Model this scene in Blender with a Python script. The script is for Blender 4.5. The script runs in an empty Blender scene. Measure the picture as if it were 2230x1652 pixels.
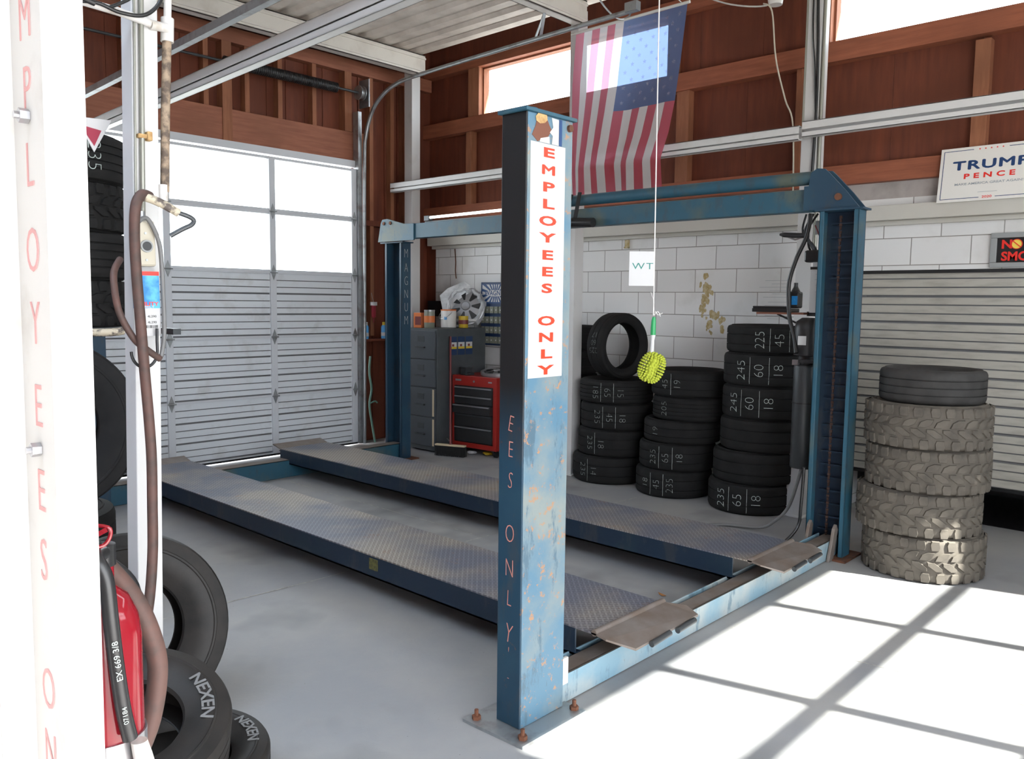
import bpy, bmesh, math, random
from mathutils import Matrix, Vector, Euler
random.seed(7)
PI = math.pi
C = bpy.context.scene.collection
SC = bpy.context.scene

# ---------------------------------------------------------------- camera
cd = bpy.data.cameras.new('camera'); cam = bpy.data.objects.new('camera', cd); C.objects.link(cam)
YAW, PIT, ROL = 0.81969, -0.09389, 0.011197
f = Vector((math.sin(YAW)*math.cos(PIT), math.cos(YAW)*math.cos(PIT), math.sin(PIT)))
r = Vector((math.cos(YAW), -math.sin(YAW), 0)); u = r.cross(f)
r2 = r*math.cos(ROL)+u*math.sin(ROL); u2 = -r*math.sin(ROL)+u*math.cos(ROL)
cam.matrix_world = Matrix(((r2.x, u2.x, -f.x, 0), (r2.y, u2.y, -f.y, 0), (r2.z, u2.z, -f.z, 1.6), (0, 0, 0, 1)))
cd.sensor_width = 36; cd.lens = 1798.1/2230*36; cd.clip_start = 0.02; cd.clip_end = 300
SC.camera = cam

# ---------------------------------------------------------------- world, sun, exposure
w = bpy.data.worlds.new('world'); SC.world = w; w.use_nodes = True
bg = w.node_tree.nodes['Background']; bg.inputs[0].default_value = (0.90, 0.94, 1.0, 1); bg.inputs[1].default_value = 8.5
sd = bpy.data.lights.new('sun', 'SUN'); sd.energy = 42; sd.angle = math.radians(0.55); sd.color = (1, 0.95, 0.88)
sun = bpy.data.objects.new('sun', sd); C.objects.link(sun)
sun.rotation_euler = Vector((-0.26, 1.0, -0.813)).to_track_quat('-Z', 'Y').to_euler(); sun.location = (5, -6, 8)
SC.view_settings.view_transform = 'Standard'; SC.view_settings.look = 'None'
SC.view_settings.exposure = 0.08; SC.view_settings.gamma = 1; SC.view_settings.use_curve_mapping = False
try:
    SC.cycles.max_bounces = 8; SC.cycles.diffuse_bounces = 5; SC.cycles.glossy_bounces = 3
    SC.cycles.transparent_max_bounces = 12; SC.cycles.transmission_bounces = 4
    SC.cycles.sample_clamp_indirect = 12; SC.cycles.use_denoising = True
    SC.cycles.caustics_reflective = False; SC.cycles.caustics_refractive = False
except Exception: pass

# ---------------------------------------------------------------- materials
def nm(name):
    m = bpy.data.materials.new(name); m.use_nodes = True
    nt = m.node_tree; return m, nt, nt.nodes['Principled BSDF']
def ramp(nt, src, p0, p1, c0=(0, 0, 0, 1), c1=(1, 1, 1, 1)):
    rp = nt.nodes.new('ShaderNodeValToRGB'); rp.color_ramp.elements[0].position = p0; rp.color_ramp.elements[1].position = p1
    rp.color_ramp.elements[0].color = c0; rp.color_ramp.elements[1].color = c1
    nt.links.new(src, rp.inputs[0]); return rp.outputs[0]
def noise(nt, scale, detail=4, vec=None, rough=0.55):
    n = nt.nodes.new('ShaderNodeTexNoise'); n.inputs['Scale'].default_value = scale
    n.inputs['Detail'].default_value = detail; n.inputs['Roughness'].default_value = rough
    if vec is not None: nt.links.new(vec, n.inputs['Vector'])
    return n.outputs['Fac']
def coords(nt, sc=(1, 1, 1), kind='Object', loc=(0, 0, 0)):
    tc = nt.nodes.new('ShaderNodeTexCoord'); mp = nt.nodes.new('ShaderNodeMapping')
    mp.inputs['Scale'].default_value = sc; mp.inputs['Location'].default_value = loc
    nt.links.new(tc.outputs[kind], mp.inputs[0]); return mp.outputs[0]
def mixc(nt, fac, a, b):
    mx = nt.nodes.new('ShaderNodeMix'); mx.data_type = 'RGBA'
    if isinstance(fac, float): mx.inputs[0].default_value = fac
    else: nt.links.new(fac, mx.inputs[0])
    for i, c in ((6, a), (7, b)):
        if isinstance(c, tuple): mx.inputs[i].default_value = (*c[:3], 1)
        else: nt.links.new(c, mx.inputs[i])
    return mx.outputs[2]
def bump(nt, b, h, dist=0.01, strength=0.5):
    bp = nt.nodes.new('ShaderNodeBump'); bp.inputs['Distance'].default_value = dist; bp.inputs['Strength'].default_value = strength
    nt.links.new(h, bp.inputs['Height']); nt.links.new(bp.outputs[0], b.inputs['Normal'])
def plain(name, col, rough=0.6, metal=0.0, col2=None, scale=6, p=(0.4, 0.65), sc=(1, 1, 1), bmp=0):
    m, nt, b = nm(name); b.inputs['Roughness'].default_value = rough; b.inputs['Metallic'].default_value = metal
    if col2 is None: b.inputs['Base Color'].default_value = (*col, 1)
    else:
        v = coords(nt, sc); n = noise(nt, scale, 5, v)
        nt.links.new(mixc(nt, ramp(nt, n, *p), col, col2), b.inputs['Base Color'])
        if bmp: bump(nt, b, n, bmp)
    return m
def paint_rust(name, col, worn, rust=(0.22, 0.09, 0.035), rlo=0.60, wlo=0.5, rough=0.5, grime=None):
    m, nt, b = nm(name); v = coords(nt)
    base = mixc(nt, ramp(nt, noise(nt, 3.0, 6, v), wlo, wlo+0.2), col, worn)
    v2 = coords(nt, (1, 1, 0.35), loc=(3, 1, 2))
    base = mixc(nt, ramp(nt, noise(nt, 9.0, 6, v2, 0.7), 0.55, 0.62), base, tuple(c*0.6+0.02 for c in col))
    v3 = coords(nt, (1, 1, 1), loc=(7, 5, 1))
    base = mixc(nt, ramp(nt, noise(nt, 26.0, 6, v3, 0.75), rlo, rlo+0.05), base, rust)
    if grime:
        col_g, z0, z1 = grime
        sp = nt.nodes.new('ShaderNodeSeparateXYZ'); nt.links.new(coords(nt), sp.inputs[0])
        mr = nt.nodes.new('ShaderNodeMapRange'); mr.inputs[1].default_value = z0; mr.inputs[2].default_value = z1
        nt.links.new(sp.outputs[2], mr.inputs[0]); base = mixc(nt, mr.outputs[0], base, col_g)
    nt.links.new(base, b.inputs['Base Color']); b.inputs['Roughness'].default_value = rough
    return m
def wood(name, c1, c2, sc=(10, 10, 1.2), rough=0.75):
    m, nt, b = nm(name); v = coords(nt, sc); n = noise(nt, 2.2, 8, v, 0.6)
    base = mixc(nt, ramp(nt, n, 0.3, 0.7), c1, c2)
    v2 = coords(nt, (1, 1, 1), loc=(4, 2, 9))
    base = mixc(nt, ramp(nt, noise(nt, 1.7, 3, v2), 0.45, 0.75), base, tuple(c*0.62 for c in c1))
    nt.links.new(base, b.inputs['Base Color']); b.inputs['Roughness'].default_value = rough; bump(nt, b, n, 0.004)
    return m
def emit(name, col, s):
    m, nt, b = nm(name); b.inputs['Emission Color'].default_value = (*col, 1); b.inputs['Emission Strength'].default_value = s
    b.inputs['Base Color'].default_value = (*col, 1); return m
def glass_pane(name):
    m = bpy.data.materials.new(name); m.use_nodes = True; nt = m.node_tree; nt.nodes.clear()
    o = nt.nodes.new('ShaderNodeOutputMaterial'); t = nt.nodes.new('ShaderNodeBsdfTransparent'); g = nt.nodes.new('ShaderNodeBsdfGlossy')
    t.inputs[0].default_value = (0.93, 0.96, 0.96, 1); g.inputs['Roughness'].default_value = 0.02
    mx = nt.nodes.new('ShaderNodeMixShader'); mx.inputs[0].default_value = 0.06
    nt.links.new(t.outputs[0], mx.inputs[1]); nt.links.new(g.outputs[0], mx.inputs[2]); nt.links.new(mx.outputs[0], o.inputs[0]); return m

# floor concrete
M = {}
def concrete():
    m, nt, b = nm('concrete'); v = coords(nt)
    c = mixc(nt, ramp(nt, noise(nt, 1.3, 7, v, 0.6), 0.35, 0.68), (0.265, 0.268, 0.28), (0.335, 0.325, 0.31))
    v2 = coords(nt, loc=(5, 8, 0)); c = mixc(nt, ramp(nt, noise(nt, 0.75, 4, v2, 0.6), 0.54, 0.68), c, (0.17, 0.17, 0.175))
    v3 = coords(nt, loc=(1, 3, 0)); c = mixc(nt, ramp(nt, noise(nt, 9, 6, v3, 0.7), 0.66, 0.74), c, (0.25, 0.24, 0.23))
    v4 = coords(nt, loc=(2, 13, 0)); c = mixc(nt, ramp(nt, noise(nt, 60, 3, v4, 0.7), 0.27, 0.30), (0.16, 0.15, 0.14), c)
    nt.links.new(c, b.inputs['Base Color']); b.inputs['Roughness'].default_value = 0.62; bump(nt, b, noise(nt, 45, 5, v), 0.002, 0.4); return m
M['concrete'] = concrete()
def block():
    m, nt, b = nm('painted_block')
    tc = nt.nodes.new('ShaderNodeTexCoord'); sp = nt.nodes.new('ShaderNodeSeparateXYZ'); nt.links.new(tc.outputs['Object'], sp.inputs[0])
    cb = nt.nodes.new('ShaderNodeCombineXYZ'); ay = nt.nodes.new('ShaderNodeMath'); ay.operation = 'ADD'; ay.inputs[1].default_value = 20.3-0.06
    az = nt.nodes.new('ShaderNodeMath'); az.operation = 'ADD'; az.inputs[1].default_value = -0.0776+0.2032*4
    nt.links.new(sp.outputs[1], ay.inputs[0]); nt.links.new(sp.outputs[2], az.inputs[0])
    nt.links.new(ay.outputs[0], cb.inputs[0]); nt.links.new(az.outputs[0], cb.inputs[1])
    br = nt.nodes.new('ShaderNodeTexBrick'); nt.links.new(cb.outputs[0], br.inputs['Vector'])
    br.inputs['Scale'].default_value = 1.0; br.inputs['Brick Width'].default_value = 0.406; br.inputs['Row Height'].default_value = 0.2032
    br.inputs['Mortar Size'].default_value = 0.0035; br.inputs['Mortar Smooth'].default_value = 0.3; br.offset = 0.5
    br.inputs['Color1'].default_value = (0.70, 0.695, 0.69, 1); br.inputs['Color2'].default_value = (0.76, 0.75, 0.74, 1); br.inputs['Mortar'].default_value = (0.30, 0.28, 0.26, 1)
    v = coords(nt); c = mixc(nt, ramp(nt, noise(nt, 2.2, 6, v), 0.55, 0.85), br.outputs['Color'], (0.54, 0.52, 0.48))
    nt.links.new(c, b.inputs['Base Color']); b.inputs['Roughness'].default_value = 0.6
    inv = nt.nodes.new('ShaderNodeMath'); inv.operation = 'SUBTRACT'; inv.inputs[0].default_value = 1; nt.links.new(br.outputs['Fac'], inv.inputs[1])
    bump(nt, b, inv.outputs[0], 0.006, 0.8); return m
M['block'] = block()
M['block_plain'] = plain('grey_block', (0.42, 0.38, 0.36), 0.8, 0, (0.3, 0.27, 0.25), 5)
M['ledge'] = plain('white_ledge', (0.56, 0.54, 0.49), 0.55, 0, (0.55, 0.52, 0.46), 3, (0.5, 0.8))
M['wood_board'] = wood('dark_board', (0.20, 0.050, 0.022), (0.11, 0.028, 0.014), (6, 6, 0.7))
M['wood_stud'] = wood('stud_timber', (0.38, 0.15, 0.075), (0.24, 0.09, 0.045), (14, 14, 1.5))
M['wood_plate'] = wood('plate_timber', (0.38, 0.12, 0.06), (0.24, 0.075, 0.038), (14, 1.2, 14))
M['wood_header'] = wood('header_timber', (0.40, 0.155, 0.09), (0.25, 0.09, 0.055), (1.2, 14, 14))
M['white_paint'] = plain('white_paint', (0.64, 0.625, 0.60), 0.45, 0, (0.50, 0.47, 0.43), 7, (0.58, 0.8))
M['white_steel'] = plain('white_steel', (0.62, 0.615, 0.61), 0.4, 0, (0.50, 0.485, 0.46), 5, (0.6, 0.85))
M['chalk_white'] = plain('chalk_white', (0.44, 0.50, 0.47), 0.9, 0, (0.04, 0.04, 0.04), 70, (0.60, 0.68))
M['deck'] = plain('ceiling_deck', (0.68, 0.62, 0.56), 0.6, 0, (0.52, 0.47, 0.42), 4, (0.4, 0.7))
M['deck_beam'] = plain('ceiling_beam', (0.68, 0.65, 0.60), 0.5, 0, (0.55, 0.51, 0.46), 5, (0.5, 0.8))
M['door_steel'] = plain('grey_door_steel', (0.68, 0.71, 0.74), 0.5, 0, (0.55, 0.56, 0.56), 6, (0.55, 0.8))
M['groove_shade'] = plain('shaded_groove', (0.16, 0.16, 0.165), 0.8)  # groove shadow put into the back sheet's dark colour, along with grime
M['door_rail'] = plain('door_rail_steel', (0.62, 0.64, 0.67), 0.42)
M['door_beige'] = plain('beige_door_steel', (0.44, 0.42, 0.37), 0.55, 0, (0.33, 0.31, 0.27), 5, (0.45, 0.75), (1, 1, 5))
M['galv'] = plain('galvanised', (0.36, 0.38, 0.39), 0.4, 0.7, (0.22, 0.2, 0.19), 8, (0.5, 0.7))
M['blue'] = paint_rust('blue_lift_paint', (0.022, 0.085, 0.13), (0.085, 0.105, 0.085), rlo=0.66)
M['blue_dark'] = paint_rust('dark_blue_lift_paint', (0.014, 0.045, 0.08), (0.022, 0.065, 0.10), rlo=0.68)
M['blue_navy'] = paint_rust('navy_runway_side', (0.006, 0.018, 0.038), (0.011, 0.028, 0.042), (0.10, 0.05, 0.03), rlo=0.66)
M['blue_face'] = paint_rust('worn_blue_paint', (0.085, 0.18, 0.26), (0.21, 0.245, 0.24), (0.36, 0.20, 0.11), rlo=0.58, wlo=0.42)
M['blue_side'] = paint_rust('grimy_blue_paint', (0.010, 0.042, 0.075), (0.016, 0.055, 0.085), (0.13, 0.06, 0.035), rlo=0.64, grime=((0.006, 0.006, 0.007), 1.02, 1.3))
M['blue_bar'] = paint_rust('pale_blue_crossbar', (0.20, 0.33, 0.41), (0.38, 0.42, 0.42), (0.36, 0.22, 0.13), rlo=0.63, wlo=0.42)
M['rust_top'] = plain('rusty_steel', (0.17, 0.13, 0.105), 0.55, 0.3, (0.22, 0.195, 0.18), 9, (0.35, 0.7), (1, 1, 1))
def diamond():
    m, nt, b = nm('diamond_plate'); v = coords(nt)
    sp = nt.nodes.new('ShaderNodeSeparateXYZ'); nt.links.new(v, sp.inputs[0])
    def mth(op, a, bb=None):
        n = nt.nodes.new('ShaderNodeMath'); n.operation = op
        for i, q in enumerate((a, bb)):
            if q is None: continue
            if isinstance(q, (int, float)): n.inputs[i].default_value = q
            else: nt.links.new(q, n.inputs[i])
        return n.outputs[0]
    P = 0.035
    def lugs(shift, sx, sy):
        X = mth('ADD', mth('MULTIPLY', sp.outputs[0], 1/P), shift); Y = mth('ADD', mth('MULTIPLY', sp.outputs[1], 1/P), shift)
        fx = mth('SUBTRACT', mth('FRACT', X), 0.5); fy = mth('SUBTRACT', mth('FRACT', Y), 0.5)
        ex = mth('POWER', mth('MULTIPLY', mth('ADD', fx, fy), sx), 2); ey = mth('POWER', mth('MULTIPLY', mth('SUBTRACT', fx, fy), sy), 2)
        return mth('GREATER_THAN', 1.0, mth('ADD', ex, ey))
    h = mth('MAXIMUM', lugs(0.0, 1.5, 5.0), lugs(0.5, 5.0, 1.5))
    c0 = mixc(nt, ramp(nt, noise(nt, 1.6, 5, v), 0.4, 0.6), (0.105, 0.11, 0.145), (0.22, 0.19, 0.16))
    c0 = mixc(nt, ramp(nt, noise(nt, 7, 5, v, 0.7), 0.6, 0.7), c0, (0.22, 0.12, 0.07))
    c1 = mixc(nt, ramp(nt, noise(nt, 1.6, 5, v), 0.4, 0.6), (0.17, 0.18, 0.22), (0.37, 0.33, 0.29))
    nt.links.new(mixc(nt, h, c0, c1), b.inputs['Base Color'])
    b.inputs['Roughness'].default_value = 0.5; b.inputs['Metallic'].default_value = 0.25; bump(nt, b, h, 0.004, 0.9); return m
M['diamond'] = diamond()
def rubber(name, c1, c2, rough=0.75):
    m, nt, b = nm(name); v = coords(nt); n = noise(nt, 10, 5, v)
    nt.links.new(mixc(nt, ramp(nt, n, 0.4, 0.7), c1, c2), b.inputs['Base Color']); b.inputs['Roughness'].default_value = rough; b.inputs['Specular IOR Level'].default_value = 0.22
    bump(nt, b, noise(nt, 120, 2, v), 0.001, 0.3); return m
M['rubber'] = rubber('black_rubber', (0.0095, 0.0095, 0.0098), (0.015, 0.0145, 0.0145))
M['rubber_dusty'] = rubber('dusty_rubber', (0.12, 0.105, 0.088), (0.075, 0.066, 0.057), 0.85)
M['rubber_grey'] = rubber('grey_rubber', (0.045, 0.043, 0.042), (0.028, 0.027, 0.0265), 0.7)
M['rubber_brown'] = rubber('worn_rubber', (0.026, 0.023, 0.021), (0.015, 0.0145, 0.014), 0.5)
M['black'] = plain('black_plastic', (0.012, 0.012, 0.013), 0.35)
M['black_metal'] = plain('black_metal', (0.03, 0.03, 0.032), 0.4, 0.3)
M['dark_grey'] = plain('dark_grey_metal', (0.06, 0.065, 0.07), 0.4, 0.4)
M['sign_white'] = plain('white_vinyl', (0.52, 0.52, 0.51), 0.4, 0, (0.47, 0.46, 0.45), 5, (0.6, 0.9))
M['sign_red'] = plain('red_vinyl', (0.72, 0.045, 0.015), 0.4)
M['pink_chalk'] = plain('pink_crayon', (0.50, 0.20, 0.16), 0.8)
M['pink_faded'] = plain('faded_red_paint', (0.66, 0.34, 0.33), 0.7)
M['flag_red'] = plain('flag_red', (0.42, 0.035, 0.055), 0.8)
M['flag_white'] = plain('flag_white', (0.66, 0.64, 0.63), 0.8)
M['flag_blue'] = plain('flag_blue', (0.012, 0.02, 0.065), 0.8)
M['star'] = plain('star_white', (0.66, 0.64, 0.60), 0.8)
for k in ('flag_red', 'flag_white', 'flag_blue', 'star'):
    nt = M[k].node_tree; b = nt.nodes['Principled BSDF']; o = nt.nodes['Material Output']
    t = nt.nodes.new('ShaderNodeBsdfTranslucent'); cc = {'flag_red': (0.80, 0.42, 0.55, 1), 'flag_white': (0.85, 0.87, 0.95, 1), 'flag_blue': (0.40, 0.55, 0.95, 1), 'star': (0.9, 0.9, 0.95, 1)}[k]
    t.inputs[0].default_value = cc; mx = nt.nodes.new('ShaderNodeMixShader'); mx.inputs[0].default_value = 0.35
    tr = nt.nodes.new('ShaderNodeBsdfTransparent'); tr.inputs[0].default_value = cc
    mx2 = nt.nodes.new('ShaderNodeMixShader'); mx2.inputs[0].default_value = {'flag_red': 0.20, 'flag_white': 0.22, 'flag_blue': 0.16, 'star': 0.75}[k]
    nt.links.new(b.outputs[0], mx.inputs[1]); nt.links.new(t.outputs[0], mx.inputs[2])
    nt.links.new(mx.outputs[0], mx2.inputs[1]); nt.links.new(tr.outputs[0], mx2.inputs[2]); nt.links.new(mx2.outputs[0], o.inputs[0])
M['string'] = plain('string', (0.72, 0.70, 0.68), 0.8)
M['paper'] = plain('paper', (0.54, 0.54, 0.545), 0.7)
M['green'] = plain('green_plastic', (0.02, 0.28, 0.09), 0.4)
M['chenille'] = plain('chenille', (0.40, 0.45, 0.04), 0.9, 0, (0.33, 0.38, 0.03), 60)
M['ink_green'] = plain('green_ink', (0.02, 0.20, 0.17), 0.6)
M['cab_grey'] = plain('cabinet_grey', (0.065, 0.075, 0.082), 0.45, 0, (0.05, 0.056, 0.06), 5)
M['cab_drawer'] = plain('cabinet_drawer_grey', (0.055, 0.063, 0.075), 0.4)
M['cream'] = plain('cream_edge', (0.62, 0.50, 0.33), 0.7)
M['tool_red'] = plain('tool_chest_red', (0.32, 0.02, 0.015), 0.35)
M['chrome'] = plain('chrome', (0.5, 0.5, 0.52), 0.3, 0.9)
M['bottle_glass'] = plain('grey_glass', (0.20, 0.21, 0.17), 0.3)
M['navy'] = plain('navy_plastic', (0.012, 0.035, 0.10), 0.4)
M['sky_blue'] = plain('sky_blue', (0.08, 0.36, 0.72), 0.4)
M['yellow'] = plain('yellow', (0.60, 0.42, 0.03), 0.5)
M['orange'] = plain('orange', (0.60, 0.16, 0.04), 0.5)
M['maroon'] = plain('maroon', (0.16, 0.03, 0.03), 0.5)
M['plastic_bag'] = plain('cloudy_plastic', (0.62, 0.63, 0.64), 0.2, 0, (0.40, 0.41, 0.42), 9)
M['silver'] = plain('silver_paint', (0.30, 0.30, 0.31), 0.35, 0.6)
M['hose_brown'] = plain('reddish_brown_hose', (0.10, 0.050, 0.040), 0.65, 0, (0.06, 0.038, 0.032), 20)
M['hose_black'] = plain('black_hose', (0.016, 0.016, 0.017), 0.35)
M['cable_grey'] = plain('grey_cable', (0.16, 0.16, 0.16), 0.5)
M['ext_red'] = plain('extinguisher_red', (0.24, 0.010, 0.018), 0.10)
M['beige'] = plain('beige_box', (0.50, 0.46, 0.37), 0.5)
M['pack_blue'] = plain('blue_card', (0.02, 0.19, 0.47), 0.25, 0, (0.10, 0.42, 0.66), 14, (0.45, 0.6))
M['tape'] = plain('masking_tape', (0.55, 0.48, 0.36), 0.6, 0, (0.10, 0.08, 0.07), 26, (0.45, 0.55))
M['pvc'] = plain('old_pvc', (0.66, 0.64, 0.62), 0.5, 0, (0.46, 0.40, 0.33), 14, (0.5, 0.7))
M['lag'] = plain('peeling_pipe_wrap', (0.36, 0.27, 0.19), 0.8, 0, (0.12, 0.09, 0.07), 30, (0.42, 0.6), (1, 1, 1), 0.004)
M['conduit'] = plain('conduit_grey', (0.30, 0.30, 0.26), 0.4, 0.5)
M['rust'] = plain('rust', (0.16, 0.06, 0.03), 0.8, 0.1, (0.08, 0.04, 0.025), 18)
M['rust_plate'] = plain('torn_brown_tape', (0.16, 0.06, 0.035), 0.7)
M['tan'] = plain('tan_residue', (0.55, 0.38, 0.17), 0.85, 0, (0.38, 0.22, 0.09), 40)
M['brown_stain'] = plain('wall_glue', (0.40, 0.30, 0.13), 0.8, 0, (0.55, 0.47, 0.30), 30)
M['yellow_tag'] = plain('old_yellow_label', (0.14, 0.13, 0.035), 0.6, 0, (0.07, 0.07, 0.03), 60)
def added_rooflight():  # diffusing sheet of the added roof panel
    m = bpy.data.materials.new('translucent_sheet'); m.use_nodes = True; nt = m.node_tree; nt.nodes.clear()
    o = nt.nodes.new('ShaderNodeOutputMaterial'); t = nt.nodes.new('ShaderNodeBsdfTranslucent'); t.inputs[0].default_value = (0.52, 0.57, 0.63, 1)
    nt.links.new(t.outputs[0], o.inputs[0]); return m
M['added_rooflight'] = added_rooflight()
M['tube_light'] = emit('fluorescent_tube', (1.0, 0.97, 0.9), 3.0)
M['glass'] = glass_pane('clear_glass')
M['asphalt'] = plain('pale_yard_concrete', (0.42, 0.42, 0.41), 0.8)
M['crack'] = plain('joint_filler', (0.52, 0.49, 0.42), 0.8, 0, (0.30, 0.28, 0.25), 25, (0.4, 0.6))
M['no_red'] = plain('sign_red_plastic', (0.80, 0.03, 0.02), 0.4)
M['no_yellow'] = plain('sign_yellow', (0.85, 0.65, 0.10), 0.4)
M['frame_grey'] = plain('frame_grey', (0.30, 0.31, 0.31), 0.5)
M['sign_navy'] = plain('sign_navy', (0.012, 0.05, 0.16), 0.4)
M['sign_grey'] = plain('sign_small_print', (0.30, 0.34, 0.38), 0.5)
M['leaf'] = plain('dead_leaf', (0.30, 0.13, 0.04), 0.8)

# ---------------------------------------------------------------- mesh helpers
GT = None      # scaling about the camera for the cluster being built (None: world coordinates)
class MB:
    def __init__(s): s.v = []; s.f = []; s.m = []
    def add(s, vs, fs, mi=0, T=None):
        o = len(s.v)
        for p in vs:
            p = Vector(p); s.v.append(T @ p if T is not None else p)
        for q in fs: s.f.append(tuple(o+i for i in q)); s.m.append(mi)
        return s
    def box(s, x0, x1, y0, y1, z0, z1, mi=0, T=None):
        vs = [(x, y, z) for z in (z0, z1) for y in (y0, y1) for x in (x0, x1)]
        return s.add(vs, [(0, 2, 3, 1), (4, 5, 7, 6), (0, 1, 5, 4), (2, 6, 7, 3), (0, 4, 6, 2), (1, 3, 7, 5)], mi, T)
    def bar(s, a, b, w, h, mi=0, up=(0, 0, 1)):
        a = Vector(a); b = Vector(b); d = (b-a); L = d.length; d.normalize(); upv = Vector(up)
        if abs(d.dot(upv)) > 0.99: upv = Vector((1, 0, 0))
        sd_ = d.cross(upv).normalized(); up2 = sd_.cross(d)
        T = Matrix(((sd_.x, d.x, up2.x, a.x), (sd_.y, d.y, up2.y, a.y), (sd_.z, d.z, up2.z, a.z), (0, 0, 0, 1)))
        return s.box(-w/2, w/2, 0, L, -h/2, h/2, mi, T)
    def tube(s, pts, rad, seg=12, mi=0, closed=False):
        pts = [Vector(p) for p in pts]; n = len(pts); rings = []
        prev = None
        for i, p in enumerate(pts):
            if closed: t = (pts[(i+1) % n]-pts[i-1])
            else: t = pts[min(i+1, n-1)]-pts[max(i-1, 0)]
            t.normalize()
            if prev is None:
                a = Vector((0, 0, 1)) if abs(t.z) < 0.9 else Vector((1, 0, 0)); prev = (a-t*a.dot(t)).normalized()
            else: prev = (prev-t*prev.dot(t)).normalized()
            bn = t.cross(prev); rr = rad[i] if isinstance(rad, (list, tuple)) else rad
            rings.append([p+(prev*math.cos(2*PI*k/seg)+bn*math.sin(2*PI*k/seg))*rr for k in range(seg)])
        vs = [q for rg in rings for q in rg]; fs = []
        m = n if closed else n-1
        for i in range(m):
            j = (i+1) % n
            for k in range(seg): k2 = (k+1) % seg; fs.append((i*seg+k, i*seg+k2, j*seg+k2, j*seg+k))
        if not closed: fs.append(tuple(range(seg-1, -1, -1))); fs.append(tuple((n-1)*seg+k for k in range(seg)))
        return s.add(vs, fs, mi)
    def cyl(s, a, b, rad, seg=20, mi=0): return s.tube([a, b], rad, seg, mi)
    def lathe(s, prof, seg=48, mi=0, T=None, closed=False):
        vs = [(rr*math.cos(2*PI*k/seg), rr*math.sin(2*PI*k/seg), z) for k in range(seg) for rr, z in prof]; n = len(prof); fs = []
        for k in range(seg):
            k2 = (k+1) % seg
            for i in range(n if closed else n-1):
                j = (i+1) % n; fs.append((k*n+i, k2*n+i, k2*n+j, k*n+j))
        return s.add(vs, fs, mi, T)
    def prism(s, poly, y0, y1, mi=0, T=None):   # poly in (x, z), extruded along y
        n = len(poly); vs = [(x, y0, z) for x, z in poly]+[(x, y1, z) for x, z in poly]
        fs = [tuple(range(n)), tuple(range(2*n-1, n-1, -1))]+[(i, i+n, (i+1) % n+n, (i+1) % n) for i in range(n)]
        return s.add(vs, fs, mi, T)
    def build(s, name, mats, parent=None, smooth=None, bev=0, loc=None):
        me = bpy.data.meshes.new(name); off = Vector(loc) if loc else Vector((0, 0, 0))
        if GT is not None: s.v = [GT @ p for p in s.v]; off = GT @ off if loc else off
        me.from_pydata([tuple(p-off) for p in s.v], [], s.f)
        if not isinstance(mats, (list, tuple)): mats = [mats]
        for q in mats: me.materials.append(M[q] if isinstance(q, str) else q)
        for p, i in zip(me.polygons, s.m): p.material_index = i
        bm = bmesh.new(); bm.from_mesh(me); bmesh.ops.recalc_face_normals(bm, faces=bm.faces); bm.to_mesh(me); bm.free()
        if smooth:
            me.polygons.foreach_set('use_smooth', [True]*len(me.polygons)); me.set_sharp_from_angle(angle=math.radians(smooth))
        o = bpy.data.objects.new(name, me); C.objects.link(o); o.location = off
        if parent: o.parent = parent; o.matrix_parent_inverse = parent_inv(parent)
        if bev:
            b = o.modifiers.new('bevel', 'BEVEL'); b.width = bev; b.segments = 2; b.limit_method = 'ANGLE'; b.angle_limit = math.radians(40)
        return o
def world_of(p):
    return (world_of(p.parent) @ p.matrix_parent_inverse @ p.matrix_basis) if p.parent else p.matrix_basis.copy()
def parent_inv(p): return world_of(p).inverted()
def empty(name, loc=(0, 0, 0)):
    o = bpy.data.objects.new(name, None); o.empty_display_size = 0.1; C.objects.link(o); o.location = (GT @ Vector(loc)) if GT is not None else loc; return o
def tag(o, label, cat, group=None, kind=None):
    o['label'] = label; o['category'] = cat
    if group: o['group'] = group
    if kind: o['kind'] = kind
    return o
def struct(o): o['kind'] = 'structure'; return o
def text(name, s, T, mat, parent, size=0.05, sx=1.0, sy=1.0, bold=0.0, wrap=None, ext=0.0006, spacing=1.0, align='CENTER', shift=0.0):
    """lettering as a thin mesh; T places the text plane (x right, y up, z out). wrap: radius of a vertical cylinder to bend around"""
    cu = bpy.data.curves.new('lettering', 'FONT'); cu.body = s; cu.size = size; cu.align_x = align; cu.align_y = 'CENTER'
    cu.offset = bold; cu.extrude = ext; cu.resolution_u = 3; cu.space_character = spacing; cu.space_line = 0.95
    ob = bpy.data.objects.new('tmp', cu); C.objects.link(ob); dg = bpy.context.evaluated_depsgraph_get()
    me = bpy.data.meshes.new_from_object(ob.evaluated_get(dg)); bpy.data.objects.remove(ob)
    me.name = name
    if shift:
        bm = bmesh.new(); src = me
        for kz, (dx, dy) in enumerate(((0, 0), (shift, 0), (-shift, 0), (0, shift), (0, -shift))):
            t_ = src.copy(); t_.transform(Matrix.Translation((dx, dy, 0.00012*kz))); bm.from_mesh(t_); bpy.data.meshes.remove(t_)
        bm.to_mesh(me); bm.free()
    for v in me.vertices:
        p = Vector((v.co.x*sx, v.co.y*sy, v.co.z))
        v.co = wrap(p) if wrap else (GT @ (T @ p) if GT is not None else T @ p)
    me.materials.clear(); me.materials.append(M[mat])
    o = bpy.data.objects.new(name, me); C.objects.link(o)
    if parent: o.parent = parent; o.matrix_parent_inverse = parent_inv(parent)
    return o
def frame(o, x, y):
    o = Vector(o); x = Vector(x).normalized(); y = Vector(y); y = (y-x*y.dot(x)).normalized(); z = x.cross(y)
    return Matrix(((x.x, y.x, z.x, o.x), (x.y, y.y, z.y, o.y), (x.z, y.z, z.z, o.z), (0, 0, 0, 1)))
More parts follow.
